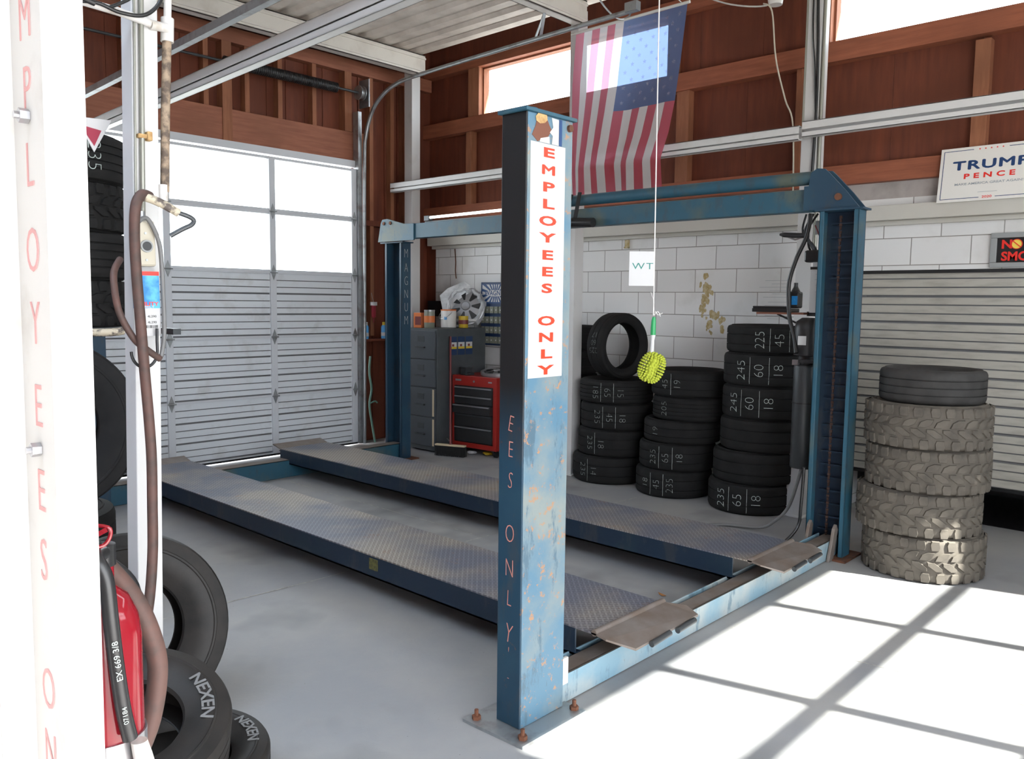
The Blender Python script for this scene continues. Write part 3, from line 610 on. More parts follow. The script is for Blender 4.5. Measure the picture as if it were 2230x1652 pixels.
# runways
def runway(x0, x1, side_mat):
    rw = empty('runway', ((x0+x1)/2, 4.1, 0.13)); rw.parent = lift; rw.matrix_parent_inverse = parent_inv(lift)
    MB().box(x0, x1, 1.985, 6.62, 0.236, 0.243).build('tread_plate', 'diamond', rw)
    MB().box(x0, x0+0.008, 2.09, 6.62, 0.12, 0.236).box(x0, x0+0.04, 2.09, 6.62, 0.12, 0.128).build('side_rail', side_mat, rw)
    MB().box(x1-0.008, x1, 2.09, 6.62, 0.12, 0.236).box(x1-0.04, x1, 2.09, 6.62, 0.12, 0.128).build('side_rail', side_mat, rw)
    # approach flap
    fp = MB().add([(x0+0.0, 1.985, 0.244), (x1, 1.985, 0.244), (x1+0.06, 1.90, 0.235), (x1+0.045, 1.83, 0.215), (x0+0.07, 1.83, 0.205), (x0+0.0, 1.93, 0.235),
              (x0+0.0, 1.985, 0.236), (x1, 1.985, 0.236), (x1+0.06, 1.90, 0.227), (x1+0.045, 1.83, 0.205), (x0+0.07, 1.83, 0.195), (x0+0.0, 1.93, 0.227)],
             [(0, 1, 2, 3, 4, 5), (11, 10, 9, 8, 7, 6), (0, 6, 7, 1), (1, 7, 8, 2), (2, 8, 9, 3), (3, 9, 10, 4), (4, 10, 11, 5), (5, 11, 6, 0)])
    fo = fp.build('approach_flap', 'rust_top', rw)
    MB().cyl((x0+0.0, 1.992, 0.243), (x1+0.01, 1.992, 0.243), 0.014, 10).build('hinge_tube', 'rust_top', fo, smooth=40)
    for a in (0.16, 0.36): MB().cyl((x0+a, 1.815, 0.20), (x0+a+0.14, 1.815, 0.208), 0.013, 12).build('stop_pin', 'dark_grey', fo, smooth=40)
    # far end stop
    MB().add([(x0, 6.62, 0.243), (x1, 6.62, 0.243), (x1, 6.74, 0.27), (x0, 6.74, 0.27), (x0, 6.62, 0.235), (x1, 6.62, 0.235), (x1, 6.75, 0.262), (x0, 6.75, 0.262)], [(0, 1, 2, 3), (7, 6, 5, 4), (0, 4, 5, 1), (3, 2, 6, 7), (1, 5, 6, 2), (0, 3, 7, 4)]).build('end_stop', 'rust_top', rw)
    return rw
r1 = runway(2.645, 3.155, 'blue_navy'); r2_ = runway(4.0, 4.51, 'blue_navy')
MB().box(2.641, 2.645, 3.43, 3.50, 0.165, 0.225).build('rating_label', 'yellow_tag', r1)

# ================================================================ TYRES
def tyre_mesh(R, W, ri, style='rib', seg=72, mat='rubber', name='tyre_body'):
    """a tyre lying flat: axis z, bottom at z=0"""
    h = W/2; mb = MB(); half = []
    th = R-0.010 if style == 'mud' else R
    if style == 'mud': outer = [(th*0.985, h*0.86), (th, h*0.74)]; inner_pts = [(th, 0.0)]
    else:
        outer = [(R*0.972, h*0.90), (R*0.990, h*0.80), (R, h*0.70)]; g = 0.008
        inner_pts = []
        for c in (0.44, 0.0) if style == 'rib' else ((0.5, 0.18) if style == 'rib4' else (0.35,)):
            w2 = 0.035
            if c == 0: inner_pts += [(R, w2*h*1.0), (R-g, w2*h*0.7), (R-g, 0)]
            else: inner_pts += [(R, (c+w2)*h), (R-g, (c+w2*0.6)*h), (R-g, (c-w2*0.6)*h), (R, (c-w2)*h)]
        if style in ('rib4', 'rib2'): inner_pts += [(R, 0)]
    half = [(ri, h*0.62), (ri+0.006, h*0.74), (ri+(R-ri)*0.25, h*0.88), (ri+(R-ri)*0.50, h*1.0), (ri+(R-ri)*0.62, h*0.99), (ri+(R-ri)*0.64, h*1.015), (ri+(R-ri)*0.68, h*1.01), (ri+(R-ri)*0.70, h*0.975), (ri+(R-ri)*0.82, h*0.94)]+outer+inner_pts
    prof = half+[(rr, -z) for rr, z in reversed(half) if z > 1e-6 or True]
    inn = [(ri+0.004, h*0.60), (ri+(R-ri)*0.3, h*0.78), (ri+(R-ri)*0.55, h*0.86), (R-0.04, h*0.70), (R-0.022, 0)]
    prof = prof+[(rr, -z) for rr, z in inn]+[(rr, z) for rr, z in reversed(inn[:-1])]
    prof = [(rr, z+h) for rr, z in prof]
    mb.lathe(prof, seg, 0, None, True)
    if style == 'mud':
        n = 26
        for k in range(n):
            a = 2*PI*k/n
            def lug(a, z0, z1, da, dr, sk=0.0, ch=0.25):
                zm = (z0+z1)/2; rings = []
                pl = [(-da*(1-ch), z0), (da*(1-ch), z0), (da, zm-(z1-z0)*0.15), (da*(1-ch), z1), (-da*(1-ch), z1), (-da, zm+(z1-z0)*0.15)]
                vs = []
                for rr, q in ((R-0.014, 1.02), (R+dr, 0.88)):
                    for aa, z in pl:
                        zc = zm+(z-zm)*q; ang = a+aa*q+sk*(zc-zm)/h
                        vs.append((rr*math.cos(ang), rr*math.sin(ang), zc+h))
                mb.add(vs, [(0, 1, 2, 3, 4, 5), (6, 7, 8, 9, 10, 11)]+[(i, (i+1) % 6, (i+1) % 6+6, i+6) for i in range(6)])
            s = PI/n
            lug(a+(0 if k % 2 else 0.02), h*0.50, h*0.95, s*0.68, -0.002); lug(a+s*0.9, -h*0.95, -h*0.50, s*0.68, -0.002)
            lug(a+s, h*0.05, h*0.44, s*0.86, 0.0, 0.35, 0.45); lug(a+s*0.1, -h*0.42, h*0.0, s*0.86, 0.0, -0.35, 0.45)
    return mb
class TyreKit:
    def __init__(s): s.cache = {}
    def get(s, R, W, ri, style, mat):
        k = (R, W, ri, style, mat)
        if k not in s.cache:
            mb = tyre_mesh(R, W, ri, style); o = mb.build('tyre_tmp', mat, None, smooth=35); s.cache[k] = o.data; bpy.data.objects.remove(o)
        return s.cache[k]
TK = TyreKit()
def tyre(loc, R, W, ri, style, mat, label, group=None, rot=None, chalk=None, spin=0.0, chalk_mat='chalk_white'):
    me = TK.get(R, W, ri, style, mat)
    o = bpy.data.objects.new('tyre', me); C.objects.link(o); o.location = loc
    if rot: o.rotation_euler = rot
    tag(o, label, 'tyre', group)
    bpy.context.view_layer.update()
    if chalk:
        # wrap the chalk lettering on the tread, in tyre space; angle = direction on the tread facing the room
        lines, ang, hgt, flip = chalk
        cu_w = []
        def wrapper(cx):
            def wf(p):
                # rotated a quarter turn: text x runs up (z), text y runs backwards round the tread
                up = p.x*(1 if not flip else -1)+W/2; along = (-p.y*(1 if not flip else -1)+cx)
                th = ang+along/R
                rr = R+0.0012+(0.0004 if p.z > 0 else -0.0006)
                return Vector((rr*math.cos(th), rr*math.sin(th), up))
            return wf
        tn = len(lines); pitch = hgt*1.35
        for i, L in enumerate(lines):
            cx = (i-(tn-1)/2)*pitch*(-1 if flip else 1)
            q = text('chalk_size', L, Matrix(), chalk_mat, o, hgt, min(1.0, 0.80*W/(len(L)*hgt*0.62)), 1.0, -0.0030, wrapper(cx))
            if i < tn-1:
                ml = MB(); cc = cx+pitch/2*(-1 if flip else 1); w3 = 0.0013
                pp = []
                for j in range(9):
                    z = W*0.10+W*0.80*j/8; th = ang+(cc+random.uniform(-.001, .001))/R
                    pp += [((R+0.0016)*math.cos(th-w3/R), (R+0.0016)*math.sin(th-w3/R), z), ((R+0.0016)*math.cos(th+w3/R), (R+0.0016)*math.sin(th+w3/R), z)]
                l_ = ml.add(pp, [(2*j, 2*j+1, 2*j+3, 2*j+2) for j in range(8)]).build('chalk_line', chalk_mat, None)
                l_.parent = o
            q.matrix_parent_inverse = Matrix()
    return o
def face_ang(x, y): return math.atan2(-y, -x)   # direction from the tyre towards the middle of the room (the camera side)
# right-hand stack of chunky tyres
RS = [(5.357, 1.535, 0.345, 0.0, 0.262, 'mud', 'bottom mud tyre of the stack on the sunlit floor'),
      (5.347, 1.571, 0.351, 0.262, 0.258, 'mud', 'dusty mud tyre second from the bottom of the right-hand stack'),
      (5.357, 1.536, 0.347, 0.520, 0.256, 'mud', 'dusty mud tyre in the middle of the right-hand stack'),
      (5.354, 1.547, 0.353, 0.776, 0.256, 'mud', 'dusty mud tyre right under the smooth ribbed tyre'),
      (5.358, 1.533, 0.292, 1.032, 0.198, 'rib', 'smaller grey ribbed tyre on top of the mud tyre stack')]
for i, (x, y, R, z, W, stl, lb) in enumerate(RS):
    tyre((x, y, z), R, W, 0.215 if stl == 'mud' else 0.205, stl, 'rubber_dusty' if stl == 'mud' else 'rubber_grey', lb, 'stack of tyres by the right roll-up door', rot=(0, 0, i*0.37))
def fa(x, y, off=0.0, sp=0.0): return face_ang(x, y)+off-sp
# stack beside the lift post (S3), six high
g3 = 'tyres stacked by the right lift post'
S3 = [(6.013, 3.006, 0.0, 0.232, (['235', '65', '18'], 0.30), 'bottom black tyre of the six-high stack left of the right lift post'),
      (6.027, 2.979, 0.232, 0.25, None, 'black tyre second from the bottom of the six-high stack'),
      (6.048, 2.936, 0.482, 0.25, None, 'black tyre third from the bottom of the six-high stack'),
      (6.052, 2.928, 0.732, 0.25, (['245', '60', '18'], 0.36), 'tyre chalked 245 60 18, third from the top of the six-high stack'),
      (6.052, 2.926, 0.982, 0.25, (['245', '60', '18'], 0.18), 'tyre chalked 245 60 18 just under the topmost of the six-high stack'),
      (6.059, 2.912, 1.232, 0.212, (['225', '45', '19'], -0.20), 'tyre chalked 225 45 19 on top of the six-high stack')]
for x, y, z, W, ch, lb in S3:
    tyre((x, y, z), 0.33, W, 0.225, 'rib2', 'rubber', lb, g3, chalk=(ch[0], fa(x, y, -ch[1]), 0.105, False) if ch else None)
g2 = 'tyres in the middle stack by the block wall'
S2 = [(6.037, 3.733, 0.0, 0.226, (['18', '45', '235'], 0.45), 'bottom tyre chalked 235 45 18 in the middle wall stack'),
      (6.050, 3.712, 0.226, 0.226, (['235', '65', '18'], 0.30), 'tyre chalked 235 65 18 second from the bottom of the middle wall stack'),
      (6.069, 3.680, 0.452, 0.190, (['19'], 0.75), 'tyre in the middle of the five-high wall stack, turned outward'),
      (6.105, 3.621, 0.642, 0.195, (['205'], 0.75), 'ribbed tyre second from the top of the middle wall stack'),
      (6.096, 3.635, 0.837, 0.215, (['45', '19'], 0.50), 'open-topped tyre chalked 45 19 on top of the middle wall stack')]
for x, y, z, W, ch, lb in S2:
    tyre((x, y, z), 0.32 if W < 0.2 else 0.318, W, 0.225, 'rib4' if z > 0.6 and z < 0.8 else 'rib2', 'rubber', lb, g2, chalk=(ch[0], fa(x, y, -ch[1]), 0.085, False) if ch else None)
g1 = 'tyres in the left wall stack behind the yellow scrubber'
S1 = [(6.076, 4.440, 0.0, 0.245, (['14', '235'], 0.62), 'bottom dark tyre of the stack that carries the upright tyre'),
      (6.100, 4.406, 0.245, 0.238, (['18', '235'], 0.55), 'second tyre from the floor in the stack carrying the upright tyre'),
      (6.112, 4.389, 0.483, 0.234, (['18', '45', '235'], 0.22), 'tyre chalked 18 45 235 in the stack under the upright tyre'),
      (6.105, 4.399, 0.717, 0.205, (['15', '65', '185'], 0.25), 'ribbed tyre directly under the upright tyre')]
for x, y, z, W, ch, lb in S1:
    tyre((x, y, z), 0.33, W, 0.225, 'rib4' if z > 0.7 else 'rib2', 'rubber', lb, g1, chalk=(ch[0], fa(x, y, -ch[1]), 0.085, True) if ch else None)
# upright tyre on top of S1: axis horizontal
ut = tyre((6.06, 4.36, 1.217), 0.295, 0.205, 0.205, 'rib2', 'rubber', 'upright tyre chalked 225 60 17 standing on the left wall stack', g1)
axis_dir = Vector((-0.18, -0.93, 0)).normalized()   # opening looks along this direction
ut.rotation_euler = axis_dir.to_track_quat('Z', 'Y').to_euler(); ut.location = Vector((6.07, 4.37, 1.217))-axis_dir*0.1025
bpy.context.view_layer.update()
def up_wrap(dz):
    def wf(p):
        W = 0.205; R = 0.2965
        # tread point: text x along the axis, text y round the tread
        th = UTA+(p.y+dz)/R
        return Vector((R*math.cos(th), R*math.sin(th), -p.x+W*0.5))
    return wf
mi = ut.matrix_world.to_3x3().inverted(); side = mi @ Vector((-0.93, 0.10, 0.12)); UTA = math.atan2(side.y, side.x)
for L, dz in (('225', 0.07), ('60', 0.0), ('17', -0.07)):
    q = text('chalk_size', L, Matrix(), 'chalk_white', ut, 0.07, 1.0, 1.0, -0.0024, up_wrap(dz)); q.matrix_parent_inverse = Matrix()
g0 = 'tyres stacked behind the column next to the lift post'
for i in range(6):
    tyre((6.27, 5.13+0.01*(i % 2), i*0.23), 0.32, 0.228, 0.22, 'rib2', 'rubber', 'dark tyre in the stack half hidden behind the white column, level %s from the floor' % ('one', 'two', 'three', 'four', 'five', 'six')[i], g0)

# left-hand tyre group by the near column
gl = 'used tyres heaped at the foot of the left column'
t1 = tyre((1.22, 3.05, 0.38), 0.36, 0.25, 0.19, 'rib', 'rubber_brown', 'big worn tyre standing upright behind the fire extinguisher hoses', gl)
ad = Vector((-0.22, -0.93, 0.28)).normalized(); t1.rotation_euler = ad.to_track_quat('Z', 'Y').to_euler(); t1.location = Vector((1.20, 3.05, 0.34))-ad*0.21-Vector((0, 0, -0.03))
t3 = tyre((1.09, 2.48, 0.0), 0.305, 0.18, 0.185, 'rib', 'rubber_brown', 'tyre lying flat at the bottom of the left heap', gl)
t2 = tyre((1.03, 2.66, 0.3), 0.285, 0.19, 0.150, 'rib', 'rubber_brown', 'tilted tyre with raised lettering resting on the flat tyre', gl)
ad2 = Vector((-0.10, -0.34, 0.93)).normalized(); t2.rotation_euler = ad2.to_track_quat('Z', 'Y').to_euler(); t2.location = Vector((0.885, 2.29, 0.44))-ad2*0.19
bpy.context.view_layer.update()
def sidewall_text(t, W, s, rad, a0, size, mat='cable_grey'):
    def wf(p):
        th = a0-p.x/rad; rr = rad+p.y
        return Vector((rr*math.cos(th), rr*math.sin(th), W+0.0005+p.z))
    q = text('raised_lettering', s, Matrix(), mat, t, size, 1.1, 1.0, 0.001, wf, ext=0.001); q.matrix_parent_inverse = Matrix()
for t, W, rad, tgt in ((t2, 0.1905, 0.215, Vector((1.12, 2.30, 0))), (t3, 0.1805, 0.250, Vector((1.34, 2.42, 0)))):
    l = t.matrix_world.inverted() @ Vector((tgt.x, tgt.y, t.matrix_world.translation.z)); sidewall_text(t, W, 'NEXEN', rad, math.atan2(l.y, l.x), 0.05)
# rack of tyres behind the near column
rk = empty('tyre_rack', (1.35, 4.25, 0)); tag(rk, 'pale steel tyre rack rail behind the near left column', 'rack')
MB().tube(smoothpath([(1.05, 4.1, 1.45), (1.5, 3.92, 1.44), (1.60, 3.95, 1.47), (1.72, 4.1, 1.50)], 6), 0.018, 10).build('front_rail', 'tape', rk, smooth=40)
MB().bar((0.9, 4.50, 1.44), (1.9, 4.50, 1.44), 0.04, 0.03).bar((0.9, 4.1, 1.43), (0.9, 4.55, 1.43), 0.04, 0.03).bar((1.9, 4.1, 1.43), (1.9, 4.55, 1.43), 0.04, 0.03).build('shelf_frame', 'dark_grey', rk)
MB().bar((0.9, 4.52, 0), (0.9, 4.52, 1.44), 0.04, 0.04).bar((1.9, 4.52, 0), (1.9, 4.52, 1.44), 0.04, 0.04).bar((0.9, 4.1, 0), (0.9, 4.1, 1.44), 0.04, 0.04).build('rack_leg', 'dark_grey', rk)
gr_ = 'tyres on the rack behind the near column'
for i in range(4):
    x, y = 1.395+0.01*(i % 2), 4.30
    tyre((x, y, 1.46+i*0.222), 0.33, 0.22, 0.22, 'rib4' if i % 2 else 'mud', 'rubber', 'dark tyre in the rack stack behind the near column, level %s' % ('one', 'two', 'three', 'four with chalk marks')[i], gr_,
         chalk=(['235', '19'], fa(x, y, 0.35), 0.10, True) if i == 3 else None)
t4 = tyre((1.3, 4.2, 1.0), 0.40, 0.25, 0.22, 'rib', 'rubber', 'tall dark tyre standing under the rack behind the near column', gr_)
ad = Vector((-0.30, -0.95, 0.06)).normalized(); t4.rotation_euler = ad.to_track_quat('Z', 'Y').to_euler(); t4.location = Vector((1.24, 4.02, 1.02))-ad*0.2
bpy.context.view_layer.update()
t5 = tyre((1.25, 4.30, 0.0), 0.38, 0.30, 0.22, 'mud', 'rubber', 'lowest dark tyre on the floor under the rack', gr_)
t6 = tyre((1.24, 4.30, 0.30), 0.38, 0.29, 0.22, 'rib', 'rubber', 'second tyre from the floor under the rack', gr_)

# ================================================================ HANGING THINGS
# flag
fg = empty('flag', (5.8, 4.15, 3.93)); tag(fg, 'large star-spangled flag hung upright in front of the high window', 'flag')
def lerp(tbl, t):
    for (a, va), (b, vb) in zip(tbl, tbl[1:]):
        if t <= b: return va+(vb-va)*(t-a)/(b-a)
    return tbl[-1][1]
LE = [(0, 4.675), (0.3, 4.72), (0.6, 4.735), (0.8, 4.735), (1, 4.715)]; RE = [(0, 3.567), (0.3, 3.61), (0.5, 3.65), (0.66, 3.70), (0.80, 3.775), (1, 3.755)]
def flagpt(u, v):
    sh = 0.0
    # soft sideways sway of the inner folds
    sway = 0.13*math.sin(PI*u)*(-1)*max(0, 0.25-abs(v-0.10))*0 + 0.10*math.sin(PI*u)*lerp([(0, 0), (0.35, 0.05), (0.72, 0.95), (0.80, 1.0), (1, 0.9)], v)
    y = LE_(v)*(1-u)+RE_(v)*u+sway*0.55
    x = 5.775+0.026*math.sin(u*11+v*2.0)*(0.3+v)+0.018*math.sin(u*23+1.3)*v
    z = 3.915-0.012*0+(-1.44*v)+0.010*math.sin(PI*u)*v
    return Vector((x, y, z))
LE_ = lambda v: lerp(LE, v); RE_ = lambda v: lerp(RE, v)
mb = MB(); NU, NV = 52, 48
vs = [flagpt(i/NU, j/NV) for j in range(NV+1) for i in range(NU+1)]
mb.v = vs
for j in range(NV):
    for i in range(NU):
        u_ = (i+0.5)/NU; v_ = (j+0.5)/NV; k = int(u_*13)
        mi = 2 if (k >= 6 and v_ < 0.5) else (0 if k % 2 == 0 else 1)
        mb.f.append((j*(NU+1)+i, j*(NU+1)+i+1, (j+1)*(NU+1)+i+1, (j+1)*(NU+1)+i)); mb.m.append(mi)
for row in range(11):
    for cpos in range(9):
        if (row+cpos) % 2: continue
        u0 = 6/13+(7/13)*(cpos+1)/10; v0 = 0.5*(row+1)/12
        cpt = flagpt(u0, v0); du = (flagpt(u0+0.01, v0)-cpt).normalized(); dv = (flagpt(u0, v0-0.01)-cpt).normalized(); nn = Vector((-1, 0, 0))*0.003
        P = [cpt+nn+(du*math.sin(2*PI*k/10)+dv*math.cos(2*PI*k/10))*(0.0215 if k % 2 == 0 else 0.0088) for k in range(10)]
        mb.add(P+[cpt+nn], [(k, (k+1) % 10, 10) for k in range(10)], 3)
cloth = mb.build('cloth', ['flag_red', 'flag_white', 'flag_blue', 'star'], fg, smooth=80)
MB().cyl((5.765, 4.72, 3.918), (5.765, 3.545, 3.925), 0.012, 10).build('flag_pole', 'white_paint', fg, smooth=40)
mb = MB(); mb.tube(smoothpath([(5.55, 4.36, 4.26), (5.60, 4.28, 4.05), (5.72, 4.20, 3.93), (5.78, 4.12, 3.95), (5.72, 4.08, 4.02)], 5), 0.008, 8); mb.tube(smoothpath([(5.66, 3.72, 4.2), (5.72, 3.66, 4.0), (5.79, 3.62, 3.93)], 4), 0.004, 6)
mb.build('hanging_hook', 'galv', fg, smooth=40)

# string with scrubber
ss = empty('hanging_scrubber', (3.22, 2.115, 1.16)); tag(ss, 'yellow-green chenille wash brush with green handle hanging on a white string', 'brush')
HX, HY = 3.22, 2.12
MB().cyl((HX, HY+0.03, 4.27), (HX, HY+0.003, 1.545), 0.0028, 6).build('string', 'string', ss)
MB().tube(smoothpath([(HX, HY, 1.553), (HX-0.004, HY-0.01, 1.562), (HX, HY-0.02, 1.548), (HX, HY-0.045, 1.556)], 4), 0.002, 5).tube(smoothpath([(HX, HY, 1.545), (HX, HY-0.02, 1.563), (HX, HY-0.035, 1.540)], 4), 0.002, 5).tube(smoothpath([(HX, HY, 1.545), (HX, HY+0.004, 1.61), (HX-0.003, HY+0.012, 1.635), (HX, HY+0.02, 1.65)], 4), 0.0015, 5).build('string_knot', 'string', ss)
hd = MB(); hd.tube([(HX, HY, 1.538), (HX, HY+0.001, 1.52), (HX, HY+0.002, 1.49), (HX, HY+0.002, 1.455)], [0.007, 0.011, 0.012, 0.012], 12); hd.build('grip', 'green', ss, smooth=40)
hd = MB(); hd.tube([(HX, HY+0.002, 1.456), (HX, HY+0.004, 1.43), (HX, HY+0.006, 1.37)], [0.012, 0.008, 0.010], 12); hd.build('stem', 'paper', ss, smooth=40)
ch = MB(); cc = Vector((HX, HY+0.004, 1.306)); random.seed(3)
lat = Matrix.Rotation(YAW*-1, 4, 'Z')   # broad side of the mitt faces the aisle
def ell(a, b): return Vector((0.057*math.cos(b)**0.6*math.cos(a), 0.030*math.cos(b)**0.6*math.sin(a), 0.068*math.sin(b)))
tilt = Matrix.Rotation(0.38, 4, 'Y')
ch.tube([cc+lat @ (tilt @ Vector((0, 0, z))) for z in (-0.058, -0.035, 0, 0.035, 0.058)], [0.02, 0.029, 0.031, 0.029, 0.016], 12)
for ib in range(-7, 8):
    b = ib/7.6*PI/2; n_ = max(5, int(24*math.cos(b)**0.7))
    for ia in range(n_):
        a = 2*PI*(ia+0.5*(ib % 2))/n_; p = ell(a, b); nrm = Vector((p.x/0.057**2, p.y/0.030**2, p.z/0.068**2)).normalized()
        q = p*0.9; e = p+nrm*0.0045+Vector((0, 0, -0.002)); q2 = p+nrm*0.0015
        ch.tube([cc+lat @ (tilt @ q), cc+lat @ (tilt @ q2), cc+lat @ (tilt @ e)], [0.0050, 0.0054, 0.0028], 6)
ch.build('chenille_head', 'chenille', ss, smooth=60)
# note card
ncd = empty('note_card', (3.22, 2.18, 1.75)); tag(ncd, 'small white paper card marked WT tied to the hanging string', 'card')
cA = Vector((HX, HY+0.005, 0)); cdv = Vector((-0.60, 0.80, 0)).normalized()
T = frame(Vector((HX-0.036, HY+0.05, 1.757))+Vector((0, 0, 0)), -cdv, (0, 0, 1))
MB().box(-0.056, 0.056, -0.078, 0.078, -0.0004, 0.0004, 0, T).build('card', 'paper', ncd)
text('handwriting', 'WT', T @ Matrix.Translation((0.005, 0.01, 0.0010)), 'ink_green', ncd, 0.046, 1.2, 0.9, -0.0002, ext=0.0004, spacing=1.2)

# pennant at upper left
pn = tag(MB().add([(1.06, 3.0, 2.20), (1.18, 3.0, 2.205), (1.12, 3.0, 2.09), (1.06, 3.004, 2.20), (1.18, 3.004, 2.205), (1.12, 3.004, 2.09)], [(0, 1, 2), (5, 4, 3), (0, 3, 4, 1), (1, 4, 5, 2), (2, 5, 3, 0)]).tube([(1.07, 3.002, 2.20), (1.05, 3.3, 2.5), (1.02, 3.583, 2.775)], 0.0015, 5).build('pennant', 'paper'), 'small white pennant with red print hanging beside the near left post', 'pennant')
MB().add([(1.075, 2.998, 2.175), (1.145, 2.998, 2.165), (1.12, 2.998, 2.11)], [(0, 1, 2)]).build('print', 'flag_red', pn)

# ================================================================ CORNER: file cabinet and the things on it
cabT = Matrix.Translation((5.72, 6.42, 0))
fc = empty('file_cabinet', (5.95, 6.7, 0)); tag(fc, 'dark grey four-drawer steel file cabinet in the far corner', 'cabinet')
MB().box(0.012, 0.72, 0, 0.47, 0.02, 1.31, 0, cabT).build('cabinet_body', 'cab_grey', fc, bev=0.004)
dz = [0.06, 0.375, 0.69, 0.985, 1.295]
for i in range(4):
    z0, z1 = dz[i]+0.006, dz[i+1]-0.006
    dro = MB().box(-0.004, 0.014, 0.02, 0.45, z0, z1, 0, cabT).build('drawer', 'cab_drawer', fc, bev=0.004)
    MB().box(-0.03, -0.022, 0.17, 0.31, (z0+z1)/2-0.035, (z0+z1)/2-0.02, 0, cabT).box(-0.022, -0.004, 0.17, 0.182, (z0+z1)/2-0.035, (z0+z1)/2-0.02, 0, cabT).box(-0.022, -0.004, 0.298, 0.31, (z0+z1)/2-0.035, (z0+z1)/2-0.02, 0, cabT).build('drawer_handle', 'dark_grey', dro)
    MB().box(-0.008, -0.004, 0.19, 0.29, (z0+z1)/2+0.03, (z0+z1)/2+0.09, 0, cabT).build('label_holder', 'dark_grey', dro)
    if i < 2: MB().box(-0.006, 0.0, 0.03, 0.055, z0+0.01, z1-0.01, 0, cabT).build('bare_edge', 'cream', dro)
# three parts stickers on the side (side plane y=0)
for k in range(3):
    x0 = 0.19+k*0.115
    s = MB().box(x0, x0+0.10, -0.0016, -0.0004, 1.03, 1.225, 0, cabT).build('parts_sticker', 'navy', fc)
    MB().box(x0+0.004, x0+0.096, -0.0024, -0.0017, 1.10, 1.165, 0, cabT).build('picture', 'paper', s)
    MB().box(x0+0.004, x0+0.096, -0.0026, -0.0018, 1.095, 1.118, 0, cabT).build('stripe', 'yellow', s)
    MB().box(x0+0.03, x0+0.06, -0.0028, -0.0019, 1.12, 1.145, 0, cabT).build('emblem', 'maroon', s)
def can(name, loc, R, h, mat, label, cat, band=None, lid=None, group=None):
    o = empty(name, loc); tag(o, label, cat, group)
    T_ = Matrix.Translation(loc)
    MB().lathe([(0, 0), (R*0.94, 0), (R, 0.004), (R, h-0.004), (R*0.97, h), (R*0.93, h), (R*0.92, h-0.01), (0, h-0.012)], 28, 0, T_).build('body', mat, o, smooth=40)
    if band:
        for bm2, z0, z1 in band: MB().lathe([(R+0.0005, z0), (R+0.0015, z0), (R+0.0015, z1), (R+0.0005, z1)], 28, 0, T_, True).build('label_band', bm2, o, smooth=40)
    if lid: MB().lathe([(R*0.97, h-0.012), (R*1.03, h-0.012), (R*1.03, h+0.002), (R*0.97, h+0.002)], 28, 0, T_, True).build('rim', lid, o, smooth=40)
    return o
bk = can('bucket', (6.11, 6.66, 1.312), 0.084, 0.195, 'white_paint', 'white plastic bucket with wire handle on the file cabinet', 'bucket', lid='orange')
MB().tube([(6.11-0.087*math.sin(a)*0.9-0.03, 6.66+0.087*math.cos(a), 1.312+0.165-0.07*math.sin(a)) for a in [PI*k/12 for k in range(13)]], 0.003, 6).build('wire_handle', 'chrome', bk)
MB().box(6.028, 6.031, 6.60, 6.66, 1.40, 1.43, 0).build('blue_print', 'sky_blue', bk)
can('paint_can', (6.21, 6.53, 1.312), 0.052, 0.125, 'yellow', 'small yellow and red can beside the white bucket', 'can', band=[('maroon', 0.04, 0.085)], lid='yellow')
bx = empty('box', (5.80, 6.78, 1.312)); tag(bx, 'bright orange printed box in front of the glass jar on the file cabinet', 'box')
Tb = Matrix.Translation((5.76, 6.77, 1.312)) @ Matrix.Rotation(0.2, 4, 'Z')
MB().box(0, 0.08, -0.05, 0.05, 0, 0.16, 0, Tb).build('carton', 'orange', bx, bev=0.003)
MB().box(-0.001, 0.0, -0.05, 0.03, 0.03, 0.12, 0, Tb).build('dark_print', 'maroon', bx)
jr = can('jar', (5.80, 6.62, 1.312), 0.056, 0.19, 'bottle_glass', 'cloudy jar with orange scraps on the file cabinet corner', 'jar', band=[('orange', 0.06, 0.13)], lid='silver')
tag(MB().box(6.55, 6.6, 6.95, 7.5, 1.50, 1.60).box(6.50, 6.56, 7.0, 7.45, 1.42, 1.60).build('tool_rack', 'black_metal'), 'dark tool rack on the corner wall above the orange box', 'rack')
